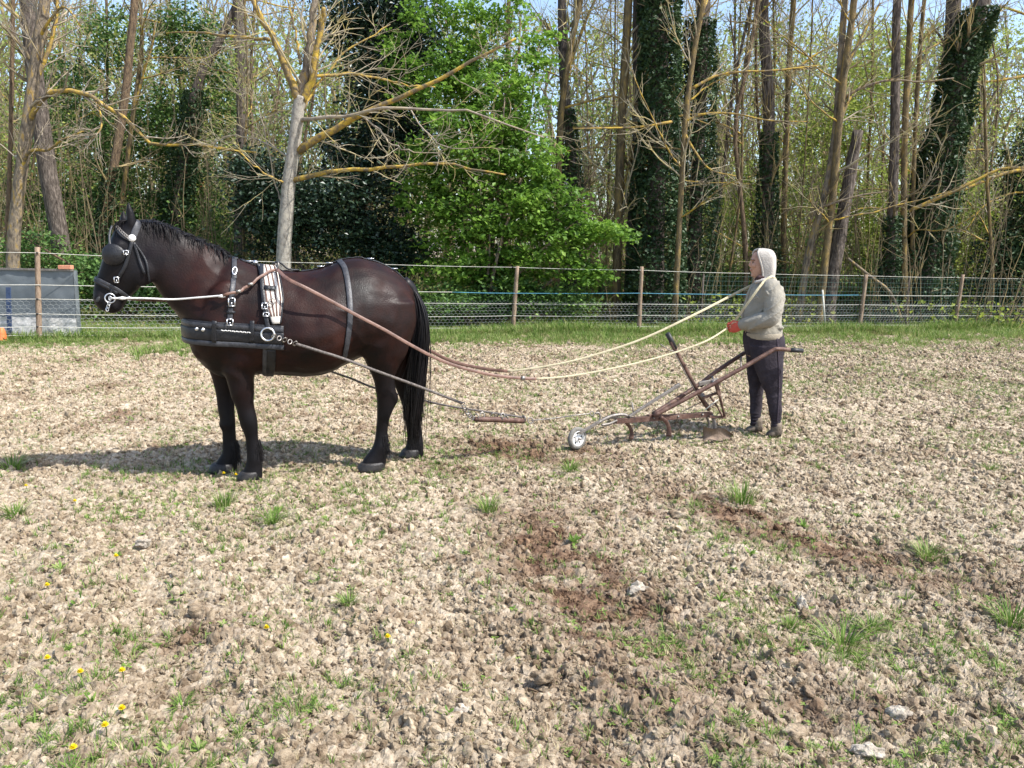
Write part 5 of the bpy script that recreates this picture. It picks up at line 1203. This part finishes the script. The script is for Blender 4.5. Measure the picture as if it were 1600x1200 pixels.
# ================================================================== TREES
def rot_dirs(T, ang, az):
    """turn unit vectors T (m,3) by angle ang about a random perpendicular"""
    ref = np.where(np.abs(T[:, 2:3]) > .8, np.array([[1.0, 0, 0]]), np.array([[0, 0, 1.0]])); A = norm(np.cross(T, ref)); B = np.cross(T, A)
    return T * np.cos(ang)[:, None] + (A * np.cos(az)[:, None] + B * np.sin(az)[:, None]) * np.sin(ang)[:, None]
def grow(P, Rr, num, length, ang=(.5, 1.1), r0=.5, n=7, wig=.12, lift=.15, t0=.25, t1=1.0, rmin=.0025, lenpow=.5, flat=1.0):
    """children of polylines P (m,k,3): returns (m*num, n, 3) and radii"""
    m, k, _ = P.shape; mm = m * num; pi = np.repeat(np.arange(m), num); t = rng.uniform(t0, t1, mm); f = t * (k - 1); i = np.minimum(f.astype(int), k - 2); fr = (f - i)[:, None]
    base = P[pi, i] * (1 - fr) + P[pi, i + 1] * fr; T = norm(P[pi, i + 1] - P[pi, i]); rad = (Rr[pi, i] * (1 - fr[:, 0]) + Rr[pi, i + 1] * fr[:, 0])
    D = rot_dirs(T, rng.uniform(*ang, mm), rng.uniform(0, 2 * PI, mm)); D[:, 1] *= flat; D = norm(D)
    L = length * rng.uniform(.45, 1.15, mm) * (1.1 - t * .6) ; steps = np.linspace(0, 1, n)
    out = np.zeros((mm, n, 3)); out[:, 0] = base; d = D.copy(); r1 = np.maximum(rad * r0, rmin)
    for s in range(1, n):
        d = norm(d + rng.normal(0, wig, (mm, 3)) + np.array([0, 0, lift / n * 2])); out[:, s] = out[:, s - 1] + d * (L / (n - 1))[:, None]
    Ro = r1[:, None] * (1 - .8 * steps)[None] + rmin * .5
    return out, Ro
def leaves(C, size, up=.3, jit=.35, seedv=None, asp=.62):
    """C (n,3) centres -> folded diamond leaves"""
    n = len(C); s = size * rng.uniform(1 - jit, 1 + jit, n); N = rng.normal(size=(n, 3)); N[:, 2] = np.abs(N[:, 2]) + up; N = norm(N)
    a = norm(np.cross(N, rng.normal(size=(n, 3)))); b = np.cross(N, a); h = (s / 2)[:, None]
    V = np.stack([C + a * h, C + b * h * asp + N * h * .15, C - a * h, C - b * h * asp + N * h * .15], 1).reshape(-1, 3)
    F = np.arange(4 * n).reshape(n, 4); return V, F
def leaf_obj(name, C, size, mt, parent=None, up=.3, kind=None, clumpv=None, **kw):
    V, F = leaves(C, size, up); v = np.clip(rng.normal(.42, .2, len(C)) if clumpv is None else clumpv + rng.normal(0, .16, len(C)), 0, 1)
    o = MB().add(V, F, v).build(name, MT[mt], parent, smooth=False, attr=True, **kw)
    if kind: o['kind'] = kind
    return o
def trunk_line(tr, d, dtop=0.0, extra=4.0, n=16, ymap=None):
    """pixel trace bottom->top at distance d, continued above the frame"""
    P = [PY(px, py, d + dtop * i / max(1, len(tr) - 1)) for i, (px, py) in enumerate(tr)]
    if P[0][2] > .05: P = [np.array([P[0][0] + (P[0][0] - P[1][0]) * .0, P[0][1], -.1])] + P
    else: P[0][2] = -.1
    if extra:
        dr = norm(P[-1] - P[-2]); P.append(P[-1] + norm(dr + UP) * extra * .5); P.append(P[-1] + norm(dr + UP * 2) * extra * .5)
    return spline(P, n)
FDX, FDD = [-200, 61, 801, 998, 1342, 1491, 1660, 1850], [12.2, 13.0, 16.1, 16.5, 17.7, 18.8, 19.4, 20.0]
def tree(name, label, tr, d, w0, w1, bark, group=None, branches=(), n1=10, l1=1.6, n2=5, l2=.7, n3=0, l3=.3, twig='twig_brown', extra=4.0, ivy=None, snag=False, cat='tree', leafs=None, rtop=None, t0=.25, wob=.04, bark_b=None, lift=.25):
    dmin = float(np.interp(tr[0][0], FDX, FDD)) + 1.1 + (ivy[1] if ivy else 0)
    if d < dmin + .0: d = dmin + (d * 7.3) % .6
    if bark in ('bark_orange', 'bark_brown') and group is None: w0 *= .82; w1 *= .8
    if bark == 'bark_orange' and not snag: twig = 'twig_lichen'; n1 += 4; l1 *= 1.35; n2 += 2; n3 = max(n3, 2); bark_b = bark_b or 'lichen'
    P = trunk_line(tr, d, 0, 0 if snag else extra); n = len(P); m = 1250 / d
    r = np.linspace(w0 / 2 / m, (w1 / 2 / m), n); r[0] *= 1.25; r[1] *= 1.08
    if not snag and extra: r[-3:] *= [.8, .6, .3]
    root = empty(name, P[0] * [1, 1, 0], label, cat, group); tube_obj('trunk', P, r, MT[bark], root, 10, wob=wob)
    lvl = []
    for (pts, wa, wb, dy) in branches:
        B = spline([PY(a, b_, d + dy * i / (len(pts) - 1)) for i, (a, b_) in enumerate(pts)], 14); rr = np.linspace(wa / 2 / m, wb / 2 / m, 14); tube_obj('branch', B, rr, MT[bark_b or bark], root, 7, wob=.06); lvl.append((B, rr))
    tw = MB(); used = False; alls = []
    if n1 and not snag:
        B1, R1 = grow(P[None], r[None], n1, l1, (.5, 1.2), .30, 8, .12, lift, t0, .97, .006); V, F = tubes(B1, R1, 5); tw.add(V, F); alls.append((B1, R1)); used = True
    if bark == 'bark_orange' and not snag:
        BB, RR = grow(P[None], r[None] * 0 + .03, 6, 3.0, (.95, 1.45), .5, 14, .09, .12, .2, .8, .008, flat=.7)
        for q in range(len(BB)): tube_obj('branch', BB[q], np.clip(RR[q] * 1.1, .005, .03), MT['lichen'], root, 6, wob=.06)
        alls.append((BB, RR))
    if lvl: alls.append((np.array([b_ for b_, _ in lvl]), np.array([r_ for _, r_ in lvl])))
    for k, (B1, R1) in enumerate(alls):
        if n2:
            nn = n2 if B1.shape[1] == 8 else (9 if B1.shape[1] == 14 and bark == 'bark_orange' else n2 * 3)
            B2, R2 = grow(B1, R1, nn, l2 * 1.35, (.35, 1.0), .42, 7, .13, .2, .10, 1, .0036); V, F = tubes(B2, R2, 4); tw.add(V, F); used = True
            if n3: B3, R3 = grow(B2, R2, n3, l3 * 1.5, (.35, 1.0), .6, 6, .15, .15, .1, 1, .0026); V, F = tubes(B3, R3, 3); tw.add(V, F)
            if leafs:
                Bx = (B3 if n3 else B2).reshape(-1, 3); sel = Bx[rng.integers(0, len(Bx), leafs[0])] + rng.normal(0, leafs[2], (leafs[0], 3)); leaf_obj('leaves', sel, leafs[1], leafs[3], root)
    if used: tw.build('crown', MT[twig], root)
    if ivy:
        num, rad, z0, z1, mt, ls = ivy
        ivy_leaves(root, P, r, num, rad, z0, z1, mt, ls)
    return root
def ivy_leaves(root, P, r, num, rad, z0, z1, mt='ivy', ls=.085):
    t = rng.random(num); z = z0 + (z1 - z0) * t; X = np.interp(z, P[:, 2], P[:, 0]); Yv = np.interp(z, P[:, 2], P[:, 1]); rr = np.interp(z, P[:, 2], r); a = rng.uniform(0, 2 * PI, num)
    bul = .45 + 1.1 * vnoise(np.cos(a) * 2.2 + 9, z * 1.9 + np.sin(a) * 2, int(P[0][0] * 10) & 255)
    R_ = rr + rad * (1 - .5 * t) * bul * np.sqrt(rng.uniform(.25, 1, num)); C = np.stack([X + np.cos(a) * R_, Yv + np.sin(a) * R_, z], -1)
    leaf_obj('ivy', C, ls, mt, root, up=.5, clumpv=.25 + .35 * vnoise(C[:, 0] * 4, C[:, 2] * 4, 5))
def crown_blob(root, cs, num, size, mt, spread, droop=0, part='crown'):
    """leaf clumps: cs list of (centre, radii vec, weight)"""
    out = []
    ws = np.array([c[2] for c in cs], float); ws /= ws.sum()
    for (c, rv, _), wgt in zip(cs, ws):
        k = max(3, int(num * wgt / 38)); u = norm(rng.normal(size=(k, 3))) * (rng.random((k, 1)) ** .42); cen = np.asarray(c) + u * np.asarray(rv)
        cnt = int(num * wgt / k); d = rng.normal(size=(k, cnt, 3)) * np.array([1.3, 1.2, .55]) * spread * rng.uniform(.6, 1.3, (k, 1, 1)); d[..., 2] -= droop * (np.abs(d[..., 0]) + np.abs(d[..., 1])) * .5
        out.append((cen[:, None] + d).reshape(-1, 3))
    C = np.vstack(out); C = C[C[:, 2] > .03]
    return leaf_obj(part, C, size, mt, root, up=.6, clumpv=.18 + .5 * vnoise(C[:, 0] * 2.4 + 3, C[:, 2] * 2.4, 8))

# --- the pale walnut in front of the wood
P = trunk_line([(443, 412), (447, 340), (452, 280), (460, 225), (467, 165), (470, 150)], 15.6, 0, 0, 14)
m = 1250 / 15.6; r = np.interp(np.linspace(0, 1, 14), [0, .15, .6, 1], np.array([31, 24, 20, 17]) / 2 / m)
wal = empty('walnut_tree', P[0] * [1, 1, 0], 'bare tree with pale trunk and yellow lichened limbs directly behind the horse back', 'tree'); r = r * .96; tube_obj('trunk', P, r, MT['bark_smooth'], wal, 14, wob=.03)
limbs = [([(470, 158), (478, 110), (486, 60), (491, 0), (494, -60)], 17, 8, .3, 'bark_pale'), ([(472, 158), (485, 130), (495, 80), (503, 30), (506, 12)], 13, 6, -.2, 'lichen'), ([(467, 158), (448, 110), (428, 62), (404, 20), (380, -30)], 13, 6, -.3, 'lichen'),
    ([(470, 100), (461, 45), (450, 0)], 6, 3, .2, 'lichen'), ([(454, 284), (480, 277), (512, 267), (545, 266), (590, 262), (640, 259), (690, 254), (740, 265), (790, 273)], 10, 2.5, -.9, 'lichen'),
    ([(466, 236), (492, 220), (520, 204), (545, 188), (572, 175), (610, 160), (650, 140), (700, 115), (735, 95), (770, 78), (806, 60)], 13, 3, -.6, 'lichen'), ([(470, 190), (480, 186), (520, 184), (560, 178), (590, 170), (640, 168), (700, 172), (745, 178), (800, 197), (850, 215)], 8, 2, -1.6, 'twig'),
    ([(486, 120), (515, 118), (560, 116), (600, 124), (640, 134), (680, 136)], 7, 2, .8, 'lichen'), ([(474, 172), (484, 150), (510, 115), (540, 80), (575, 60), (610, 38)], 6, 2, .9, 'lichen'), ([(420, 62), (400, 60), (355, 57), (305, 50), (260, 52)], 7, 2, .5, 'lichen'),
    ([(560, 180), (590, 200), (610, 225), (640, 235), (690, 240)], 4, 1.5, -1.2, 'twig'), ([(447, 330), (430, 290), (412, 200), (395, 140)], 3, 1.5, .4, 'twig'), ([(455, 250), (430, 232), (395, 215), (360, 212), (330, 225)], 4, 1.5, .6, 'twig'),
    ([(452, 290), (428, 278), (400, 262), (370, 235), (330, 228)], 4, 1.5, -.8, 'lichen'), ([(640, 168), (660, 200), (690, 225), (740, 232), (770, 205)], 3, 1, -1.8, 'twig')]
tw = MB(); LB = []; LR = []
for pts, wa, wb, dy, bm_ in limbs:
    B = spline([PY(a, b_, 15.6 + dy * i / (len(pts) - 1)) for i, (a, b_) in enumerate(pts)], 16); B[1:-1] += rng.normal(0, .012, (14, 3)); rr = np.linspace(wa / 2 / m, wb / 2 / m, 16) * (.98 if wa > 12 else .82); tube_obj('branch', B, rr, MT[bm_], wal, 8, wob=.07); LB.append(B); LR.append(rr)
LB = np.array(LB); LR = np.array(LR)
B2, R2 = grow(LB, LR, 9, 1.35, (.4, 1.15), .26, 9, .12, .06, .08, 1, .0040); V, F = tubes(B2, R2, 5); tw.add(V, F)
B3, R3 = grow(B2, R2, 4, .62, (.35, 1.0), .6, 7, .15, .1, .1, 1, .0026); V, F = tubes(B3, R3, 4); tw.add(V, F); tw.build('twigs', MT['twig_lichen'], wal)

# --- named trees, left to right
T = tree
T('bare_tree', 'slender brown tree at the left edge with lichened arching limb', [(20, 415), (27, 320), (42, 205), (55, 110), (64, 40), (70, 0)], 17, 20, 14, 'bark_pale', n1=9, l1=1.5, n2=6, l2=.8, n3=3, l3=.35, twig='twig', bark_b='lichen',
  branches=[([(42, 200), (52, 175), (70, 150), (95, 141), (135, 146), (160, 163), (195, 184), (222, 212), (245, 228), (290, 224), (340, 232), (400, 238)], 9, 2.5, -.8), ([(148, 152), (156, 175), (158, 200), (140, 220)], 4, 1.5, -.6), ([(30, 290), (40, 245), (55, 234), (75, 235), (95, 220), (130, 205)], 6, 2, -.5), ([(62, 60), (72, 40), (95, 12), (110, 18), (125, 40)], 5, 2, -.6), ([(55, 130), (75, 80), (88, 30), (90, -10)], 7, 4, .2)])
T('dark_tree', 'dark rough barked leaning trunk left of the horse head', [(100, 420), (88, 340), (72, 250), (55, 120), (42, 0)], 18.5, 30, 18, 'bark_dark', n1=8, l1=1.4)
T('bare_tree', 'thin brown stem at the far left behind the grey bin', [(8, 420), (14, 300), (18, 150), (20, 0)], 19, 8, 7, 'bark_brown', n1=8, l1=1.2)
T('bare_tree', 'grey trunk crossing behind the ears of the horse', [(152, 405), (166, 330), (180, 250), (196, 150), (205, 60), (210, 0)], 20, 17, 12, 'bark_brown', n1=9, l1=1.4, ivy=(2600, .16, .2, 3.4, 'ivy', .08))
T('bare_tree', 'ochre stemmed twisted tree above the horse head', [(185, 380), (205, 200), (215, 130), (222, 60), (218, 0)], 21, 9, 6, 'bark_orange', n1=10, l1=1.3, branches=[([(212, 165), (225, 110), (238, 70), (242, 35)], 5, 2, -.2)])
T('ivy_tree', 'leaning ivy clad trunk above the neck of the horse', [(268, 400), (276, 320), (290, 230), (308, 130), (345, 60), (372, 0)], 21, 16, 10, 'bark_dark', n1=8, l1=1.5, ivy=(7000, .34, .2, 5.4, 'ivy', .09))
T('dark_tree', 'straight dark trunk left of the pale walnut', [(374, 420), (376, 300), (378, 160), (372, 0)], 21, 19, 15, 'bark_dark', n1=10, l1=1.5)
T('bare_tree', 'thin stem close left of the pale walnut', [(392, 410), (395, 250), (392, 120), (398, 0)], 22, 6, 5, 'bark_brown', n1=10, l1=1.2)
T('bare_tree', 'brown stem behind the top of the pale walnut', [(575, 420), (577, 200), (576, 90), (575, 0)], 23, 14, 11, 'bark_brown', n1=10, l1=1.4)
T('bare_tree', 'upright stem rising out of the green maple', [(785, 410), (788, 250), (792, 120), (795, 0)], 20.5, 9, 7, 'bark_orange', n1=10, l1=1.3)
T('bare_tree', 'forked brown tree right of the green maple', [(868, 470), (873, 330), (874, 210), (885, 110), (898, 40), (906, 0)], 19.5, 13, 10, 'bark_orange', n1=9, l1=1.5, branches=[([(882, 125), (905, 60), (925, 10), (945, -30)], 6, 3, .3), ([(876, 170), (920, 158), (960, 150), (1000, 165), (1060, 178), (1110, 195)], 4, 1.5, -.5), ([(895, 200), (960, 198), (1000, 190), (1045, 184), (1090, 178), (1150, 178)], 4, 1.5, -1.0)])
T('ivy_tree', 'dark ivied stem just right of the green maple', [(892, 490), (895, 380), (893, 250), (882, 130)], 20.2, 18, 12, 'bark_dark', n1=6, ivy=(4200, .22, .2, 5, 'ivy', .085))
T('bare_tree', 'light brown trunk left of the broad ivy column', [(962, 490), (966, 330), (972, 180), (978, 80), (982, 0)], 19.3, 18, 14, 'bark_orange', n1=9, l1=1.4, branches=[([(966, 330), (985, 250), (1000, 205)], 4, 2, .1), ([(970, 240), (1020, 262), (1060, 280), (1100, 285)], 3, 1.5, -.4)])
T('dark_tree', 'dark cracked trunk touching the broad ivy column', [(985, 500), (988, 400), (995, 280), (1000, 180), (998, 60)], 19.6, 22, 17, 'bark_dark', n1=7, l1=1.3)
T('ivy_tree', 'broadest ivy covered trunk left of the walker', [(1022, 505), (1024, 350), (1030, 180), (1030, 60), (1032, 0)], 19.0, 30, 24, 'bark_dark', n1=6, ivy=(19000, .50, .05, 8.0, 'ivy', .10))
T('ivy_tree', 'second ivy column between the broadest one and the walker', [(1082, 500), (1086, 360), (1092, 200), (1096, 60), (1100, 0)], 19.8, 22, 17, 'bark_dark', n1=6, ivy=(11000, .38, .1, 7.0, 'ivy', .09))
T('bare_tree', 'crooked ochre stem in front of the ivy columns', [(1058, 420), (1064, 300), (1070, 200), (1080, 110), (1092, 40), (1100, 0)], 17.6, 11, 9, 'bark_orange', n1=8, l1=1.4, branches=[([(1066, 192), (1100, 178), (1150, 178), (1200, 188), (1260, 190)], 4, 1.5, -.5), ([(1068, 205), (1085, 235), (1110, 265), (1150, 275)], 4, 1.5, -.4), ([(1078, 140), (1120, 118), (1160, 112), (1210, 110), (1280, 102)], 5, 2, .3), ([(1050, 190), (1000, 198), (950, 200), (895, 201)], 4, 1.5, -.4)])
T('bare_tree', 'thin forked stem behind the hood of the walker', [(1166, 420), (1160, 330), (1148, 200), (1166, 110), (1185, 0)], 20, 9, 7, 'bark_brown', n1=9, l1=1.4, branches=[([(1152, 175), (1150, 100), (1140, 20)], 4, 2, .2)])
T('ivy_tree', 'half ivied trunk right above the walker', [(1200, 480), (1199, 340), (1202, 200), (1196, 80), (1192, 0)], 20.5, 20, 14, 'bark_dark', n1=8, ivy=(4500, .2, .2, 4.6, 'ivy', .085))
T('bare_tree', 'ochre stem with side limbs right of the half ivied trunk', [(1222, 500), (1226, 300), (1232, 120), (1240, 0)], 21, 11, 9, 'bark_orange', n1=10, l1=1.6, branches=[([(1230, 120), (1275, 85), (1320, 65)], 4, 2, .2), ([(1200, 110), (1250, 108), (1290, 104)], 3, 1.5, -.4)])
T('bare_tree', 'grey stem leaning right beside the walker', [(1248, 500), (1262, 400), (1290, 300), (1306, 200), (1312, 110)], 18.8, 12, 9, 'bark_pale', n1=7, l1=1.4, branches=[([(1264, 350), (1275, 330), (1300, 318), (1345, 305), (1380, 300)], 5, 2, -.5), ([(1312, 158), (1345, 138), (1390, 125), (1440, 128), (1490, 122)], 5, 2, -.5)])
T('bare_tree', 'ochre stem forking at mid height right of the walker', [(1280, 500), (1290, 400), (1300, 320), (1308, 230), (1316, 140), (1330, 40), (1334, 0)], 18.5, 15, 11, 'bark_orange', n1=8, l1=1.5, branches=[([(1320, 110), (1350, 50), (1375, 5)], 5, 3, .3), ([(1308, 200), (1320, 170), (1330, 150)], 7, 4, .1)])
T('dead_snag', 'broken topped dark leaning dead trunk right of the walker', [(1295, 470), (1306, 400), (1322, 310), (1334, 240), (1341, 204)], 19.2, 26, 15, 'bark_dark', n1=0, snag=True)
T('bare_tree', 'rough double stem left of the leaning ivy tree', [(1386, 500), (1394, 350), (1398, 200), (1400, 80), (1402, 0)], 19, 16, 10, 'bark_dark', n1=8, l1=1.3, ivy=(2800, .17, .2, 2.6, 'ivy', .08))
T('bare_tree', 'ochre stem left of the leaning ivy tree', [(1414, 490), (1412, 350), (1414, 200), (1420, 80), (1424, 0)], 19.4, 12, 10, 'bark_orange', n1=8, l1=1.3, branches=[([(1420, 330), (1460, 312), (1500, 295), (1560, 265), (1600, 262)], 6, 3, -.7)])
T('bare_tree', 'thin ochre stem nearest the leaning ivy tree', [(1424, 420), (1428, 250), (1436, 100), (1444, 0)], 19.8, 8, 7, 'bark_orange', n1=8, l1=1.3)
T('ivy_tree', 'leaning ivy tree at the right with thick green coat', [(1432, 505), (1446, 400), (1462, 300), (1478, 210), (1498, 120), (1522, 40), (1535, 0)], 18.6, 30, 20, 'bark_dark', n1=7, l1=1.6, ivy=(17000, .42, .05, 7.4, 'ivy', .105))
T('dark_tree', 'greyish trunk behind the top of the leaning ivy tree', [(1476, 430), (1480, 250), (1484, 120), (1490, 0)], 21, 22, 18, 'bark_dark', n1=8, l1=1.4)
T('bare_tree', 'bare limb tree sweeping in from the right edge', [(1690, 500), (1685, 400), (1680, 300), (1690, 150), (1700, 0)], 17, 20, 14, 'bark_orange', n1=9, l1=1.8, n2=7, n3=3, twig='twig', branches=[([(1685, 250), (1640, 262), (1580, 268), (1520, 290), (1490, 305)], 8, 3, -.6), ([(1685, 130), (1620, 118), (1540, 128), (1450, 128)], 6, 2, -.3), ([(1684, 320), (1600, 300), (1540, 320), (1510, 360)], 4, 1.5, -.5), ([(1688, 60), (1620, 30), (1560, 10), (1520, 20)], 5, 2, .4)])

# --- mid tone masses one can point to
def shrub(name, label, px, py, d, cs, num, size, mt, spread, stems=5, bark='bark_brown', cat='shrub', droop=.2):
    base = PY(px, py, d) * [1, 1, 0]; root = empty(name, base, label, cat); CS = []
    for (a, b_, rx, rz, wgt, dy) in cs: CS.append((PY(a, b_, d + dy), [rx * d / 1250, max(.5, rx * d / 1250 * .7), rz * d / 1250], wgt))
    crown_blob(root, CS, num, size, mt, spread, droop)
    for k in range(stems):
        c = CS[k % len(CS)][0] + rng.normal(0, .25, 3); tube_obj('stem', spline([base + [rng.normal(0, .12), rng.normal(0, .1), -.05], (base + c) / 2 + rng.normal(0, .15, 3), c], 10), np.linspace(.055, .015, 10), MT[bark], root, 7, wob=.05)
    return root
shrub('maple', 'large fresh green leafy maple in the middle of the wood edge', 760, 440, 17.6, [(690, 20, 60, 60, 4, .9), (780, 10, 70, 60, 4, .8), (840, 70, 40, 50, 2.5, .6), (740, 70, 70, 60, 6, .8), (700, 130, 70, 60, 9, .5), (790, 150, 75, 70, 11, .3), (730, 230, 80, 70, 13, 0), (820, 250, 60, 70, 10, -.2), (700, 330, 80, 60, 13, .2), (780, 345, 80, 60, 13, -.3), (850, 320, 60, 55, 9, -.4), (880, 375, 60, 40, 7, -.6), (945, 362, 45, 18, 3, -.8), (720, 420, 80, 35, 8, 0), (820, 420, 60, 35, 6, -.3), (910, 430, 40, 18, 3, -.7), (660, 260, 40, 40, 4, .2), (620, 110, 30, 60, 3, .9)], 31000, .115, 'maple', .12, 14, 'bark_pale', 'tree')
shrub('evergreen', 'dark glossy evergreen mass behind the horse rump', 520, 440, 18.6, [(560, 330, 80, 80, 10, 0), (480, 340, 60, 70, 8, 0), (420, 330, 50, 90, 8, .3), (560, 240, 60, 60, 6, .5), (610, 200, 50, 90, 8, .6), (640, 80, 50, 90, 8, 1.0), (600, 20, 50, 70, 7, 1.0), (540, 30, 40, 60, 4, 1.0), (610, 390, 60, 40, 6, -.2), (400, 280, 40, 60, 5, .4), (580, 130, 40, 60, 5, .8)], 50000, .10, 'evergreen', .20, 7, 'bark_dark')
shrub('evergreen', 'dark ivy thicket at the right edge behind the fence', 1590, 470, 21.2, [(1590, 400, 50, 80, 8, 0), (1605, 280, 40, 80, 6, .2), (1560, 440, 40, 50, 4, -.1), (1640, 350, 60, 110, 6, .2)], 20000, .10, 'ivy', .2, 5, 'bark_dark')
shrub('undergrowth_shrub', 'mid green leafy shrub around the horse head', 250, 420, 21.5, [(240, 360, 70, 60, 8, 0), (300, 300, 50, 60, 6, .3), (170, 300, 50, 60, 5, .3), (330, 380, 60, 50, 6, -.2), (120, 360, 50, 50, 5, 0), (290, 60, 50, 60, 5, .5), (250, 190, 60, 60, 5, .5), (110, 170, 60, 90, 6, .7), (170, 60, 40, 60, 3, .7), (200, 230, 60, 60, 5, .6), (340, 150, 40, 80, 4, .8), (60, 300, 50, 80, 4, .4)], 46000, .09, 'under', .22, 6)
shrub('undergrowth_shrub', 'yellow green shrub right of the dead snag', 1370, 450, 24, [(1370, 330, 70, 80, 8, 0), (1300, 200, 60, 80, 6, .6), (1360, 110, 60, 90, 6, .9), (1540, 340, 60, 70, 6, .2), (1250, 260, 50, 80, 4, .6), (1150, 330, 60, 80, 5, .4), (1520, 430, 60, 40, 5, 0), (1380, 430, 60, 40, 5, 0)], 24000, .10, 'spring', .28, 6)
shrub('undergrowth_shrub', 'low green bushes at the foot of the trees behind the walker', 1150, 480, 22, [(1120, 440, 70, 30, 6, 0), (1240, 440, 70, 30, 6, 0), (1400, 440, 60, 40, 6, 0), (1330, 460, 60, 25, 4, -.2), (940, 440, 60, 40, 5, 0)], 14000, .09, 'under', .2, 5)
shrub('undergrowth_shrub', 'dark green bushes at the foot of the maple behind the fence', 740, 500, 17.2, [(700, 470, 70, 30, 6, 0), (800, 465, 60, 30, 6, 0), (880, 470, 50, 25, 4, 0), (600, 470, 60, 30, 4, 0)], 12000, .085, 'under', .17, 4)
shrub('undergrowth_shrub', 'green bush low behind the grey bin and the horse muzzle', 200, 470, 17.5, [(150, 440, 60, 40, 6, 0), (230, 450, 60, 40, 6, 0), (290, 470, 60, 30, 4, 0), (60, 400, 60, 40, 4, .4)], 13000, .085, 'under', .17, 4)

# --- saplings: many bare stems alike
sap = []
for i in range(64):
    d = rng.uniform(19.5, 31); px = rng.uniform(-120, 1720)
    if 640 < px < 860 and rng.random() < .6: px += 300
    lean_ = rng.normal(0, 45); x0 = px; w_ = rng.uniform(2.0, 6.0) * 20 / d
    tr = [(x0, 440), (x0 + lean_ * .35 + rng.normal(0, 5), 290), (x0 + lean_ * .7 + rng.normal(0, 7), 140), (x0 + lean_, 0)]
    b = rng.choice(['bark_brown', 'bark_orange', 'bark_pale', 'bark_dark'], p=[.35, .4, .1, .15])
    lf = (420, .075, .14, 'spring') if rng.random() < .6 else None
    T('sapling', {'bark_brown': 'brown sapling', 'bark_orange': 'ochre sapling', 'bark_pale': 'pale sapling', 'bark_dark': 'dark sapling'}[b] + (' with young leaves' if lf else ' without leaves') + ' in the wood ' + ('left of' if px < 640 else 'right of') + ' the green maple', tr, d, w_, w_ * .75, b, 'bare saplings in the wood', n1=int(rng.integers(9, 16)), l1=rng.uniform(1.1, 2.0), n2=6, l2=.8, n3=2, l3=.35, twig='twig_lichen' if i % 3 == 0 else 'twig_brown', extra=3.5, wob=.03, leafs=lf, lift=.5)

# --- far wood: stems and leaf haze nobody could count
n = 420; dd = rng.uniform(30, 60, n); X = rng.uniform(-1, 1, n) * dd * .85; H = rng.uniform(9, 15, n) * (dd / 45); t = np.linspace(0, 1, 8)
P = np.stack([np.stack([X + 0 * H, dd, 0 * H], -1) + np.stack([rng.normal(0, .05, n) * H * u + .12 * np.sin(u * 6 + X), 0 * H, H * u], -1) for u in t], 1); Rr = rng.uniform(.05, .17, n)[:, None] * (1 - .7 * t)[None]
mb = MB(); V, F = tubes(P, Rr, 5); mb.add(V, F); B, RB1 = grow(P, Rr, 10, 2.6, (.35, .95), .45, 6, .12, .5, .2, 1, .012); V, F = tubes(B, RB1, 4); mb.add(V, F); B2, R2 = grow(B, RB1, 5, 1.2, (.3, .9), .6, 5, .15, .3, .1, 1, .009); V, F = tubes(B2, R2, 3); mb.add(V, F)
tag(mb.build('far_trunks', MT['twig_brown']), 'crowded far stems and twigs deep in the wood', 'wood', kind='stuff')
def cloud(name, label, n, d0, d1, hmax, size, mt, lowbias, seed, thr=.4):
    dd = rng.uniform(d0, d1, n); X = rng.uniform(-1, 1, n) * dd * .88; z = hmax * (dd / d1) * rng.random(n) ** lowbias
    v = vnoise(X * .5 + seed, z * .6, seed) * .6 + vnoise(X * 1.5, z * 1.5 + dd * .3, seed + 1) * .4
    k = v > thr + .12 * (z / hmax); C = np.stack([X, dd, z], -1)[k]
    V, F = leaves(C, size); tag(MB().add(V, F, np.clip(.3 + .5 * vnoise(C[:, 0] * .3 + 7, C[:, 2] * .3, 3) + rng.normal(0, .15, len(C)), 0, 1)).build(name, MT[mt], smooth=False, attr=True), label, 'wood', kind='stuff')
cloud('far_foliage', 'hazy olive and yellow green foliage deep in the wood', 150000, 32, 62, 19, .24, 'farwood', 1.15, 11, .40)
cloud('spring_foliage', 'scattered young leaves between the bare trees', 150000, 20.5, 36, 12, .09, 'spring', .95, 31, .41)
cloud('mid_foliage', 'dull green leaves and ivy shoots through the middle of the wood', 60000, 20, 33, 8, .10, 'under', 1.1, 71, .47)
cloud('low_brambles', 'low brambles and litter under the trees', 30000, 18.5, 34, 1.2, .12, 'spring', 1.2, 51, .40)
# thin brush of twigs through the mid wood
n = 2200; dd = rng.uniform(18.5, 30, n); X = rng.uniform(-1, 1, n) * dd * .8; t = np.linspace(0, 1, 7); H = rng.uniform(1.2, 6.5, n)
P = np.stack([np.stack([X + rng.normal(0, .1, n) * 1 * u + .2 * np.sin(u * 3 + X) + .15 * H * u * np.sin(X * 7), dd + .1 * u, H * u], -1) for u in t], 1); Rr = rng.uniform(.005, .016, n)[:, None] * (1 - .7 * t)[None]
mb = MB(); V, F = tubes(P, Rr, 3); mb.add(V, F); B, RB1 = grow(P, Rr, 6, .9, (.3, 1.1), .55, 5, .2, .2, .15, 1, .003); V, F = tubes(B, RB1, 3); mb.add(V, F)
tag(mb.build('brushwood', MT['twig_brown']), 'tangle of thin upright shoots and twigs between the trees', 'brushwood', kind='stuff')
print('walker offset', ww, 'hoof z', [round(float(HP(a, b, w_)[2]), 3) for a, b, w_ in ((395, 748, .13), (350, 737, -.14), (585, 728, .15), (645, 718, -.15))])
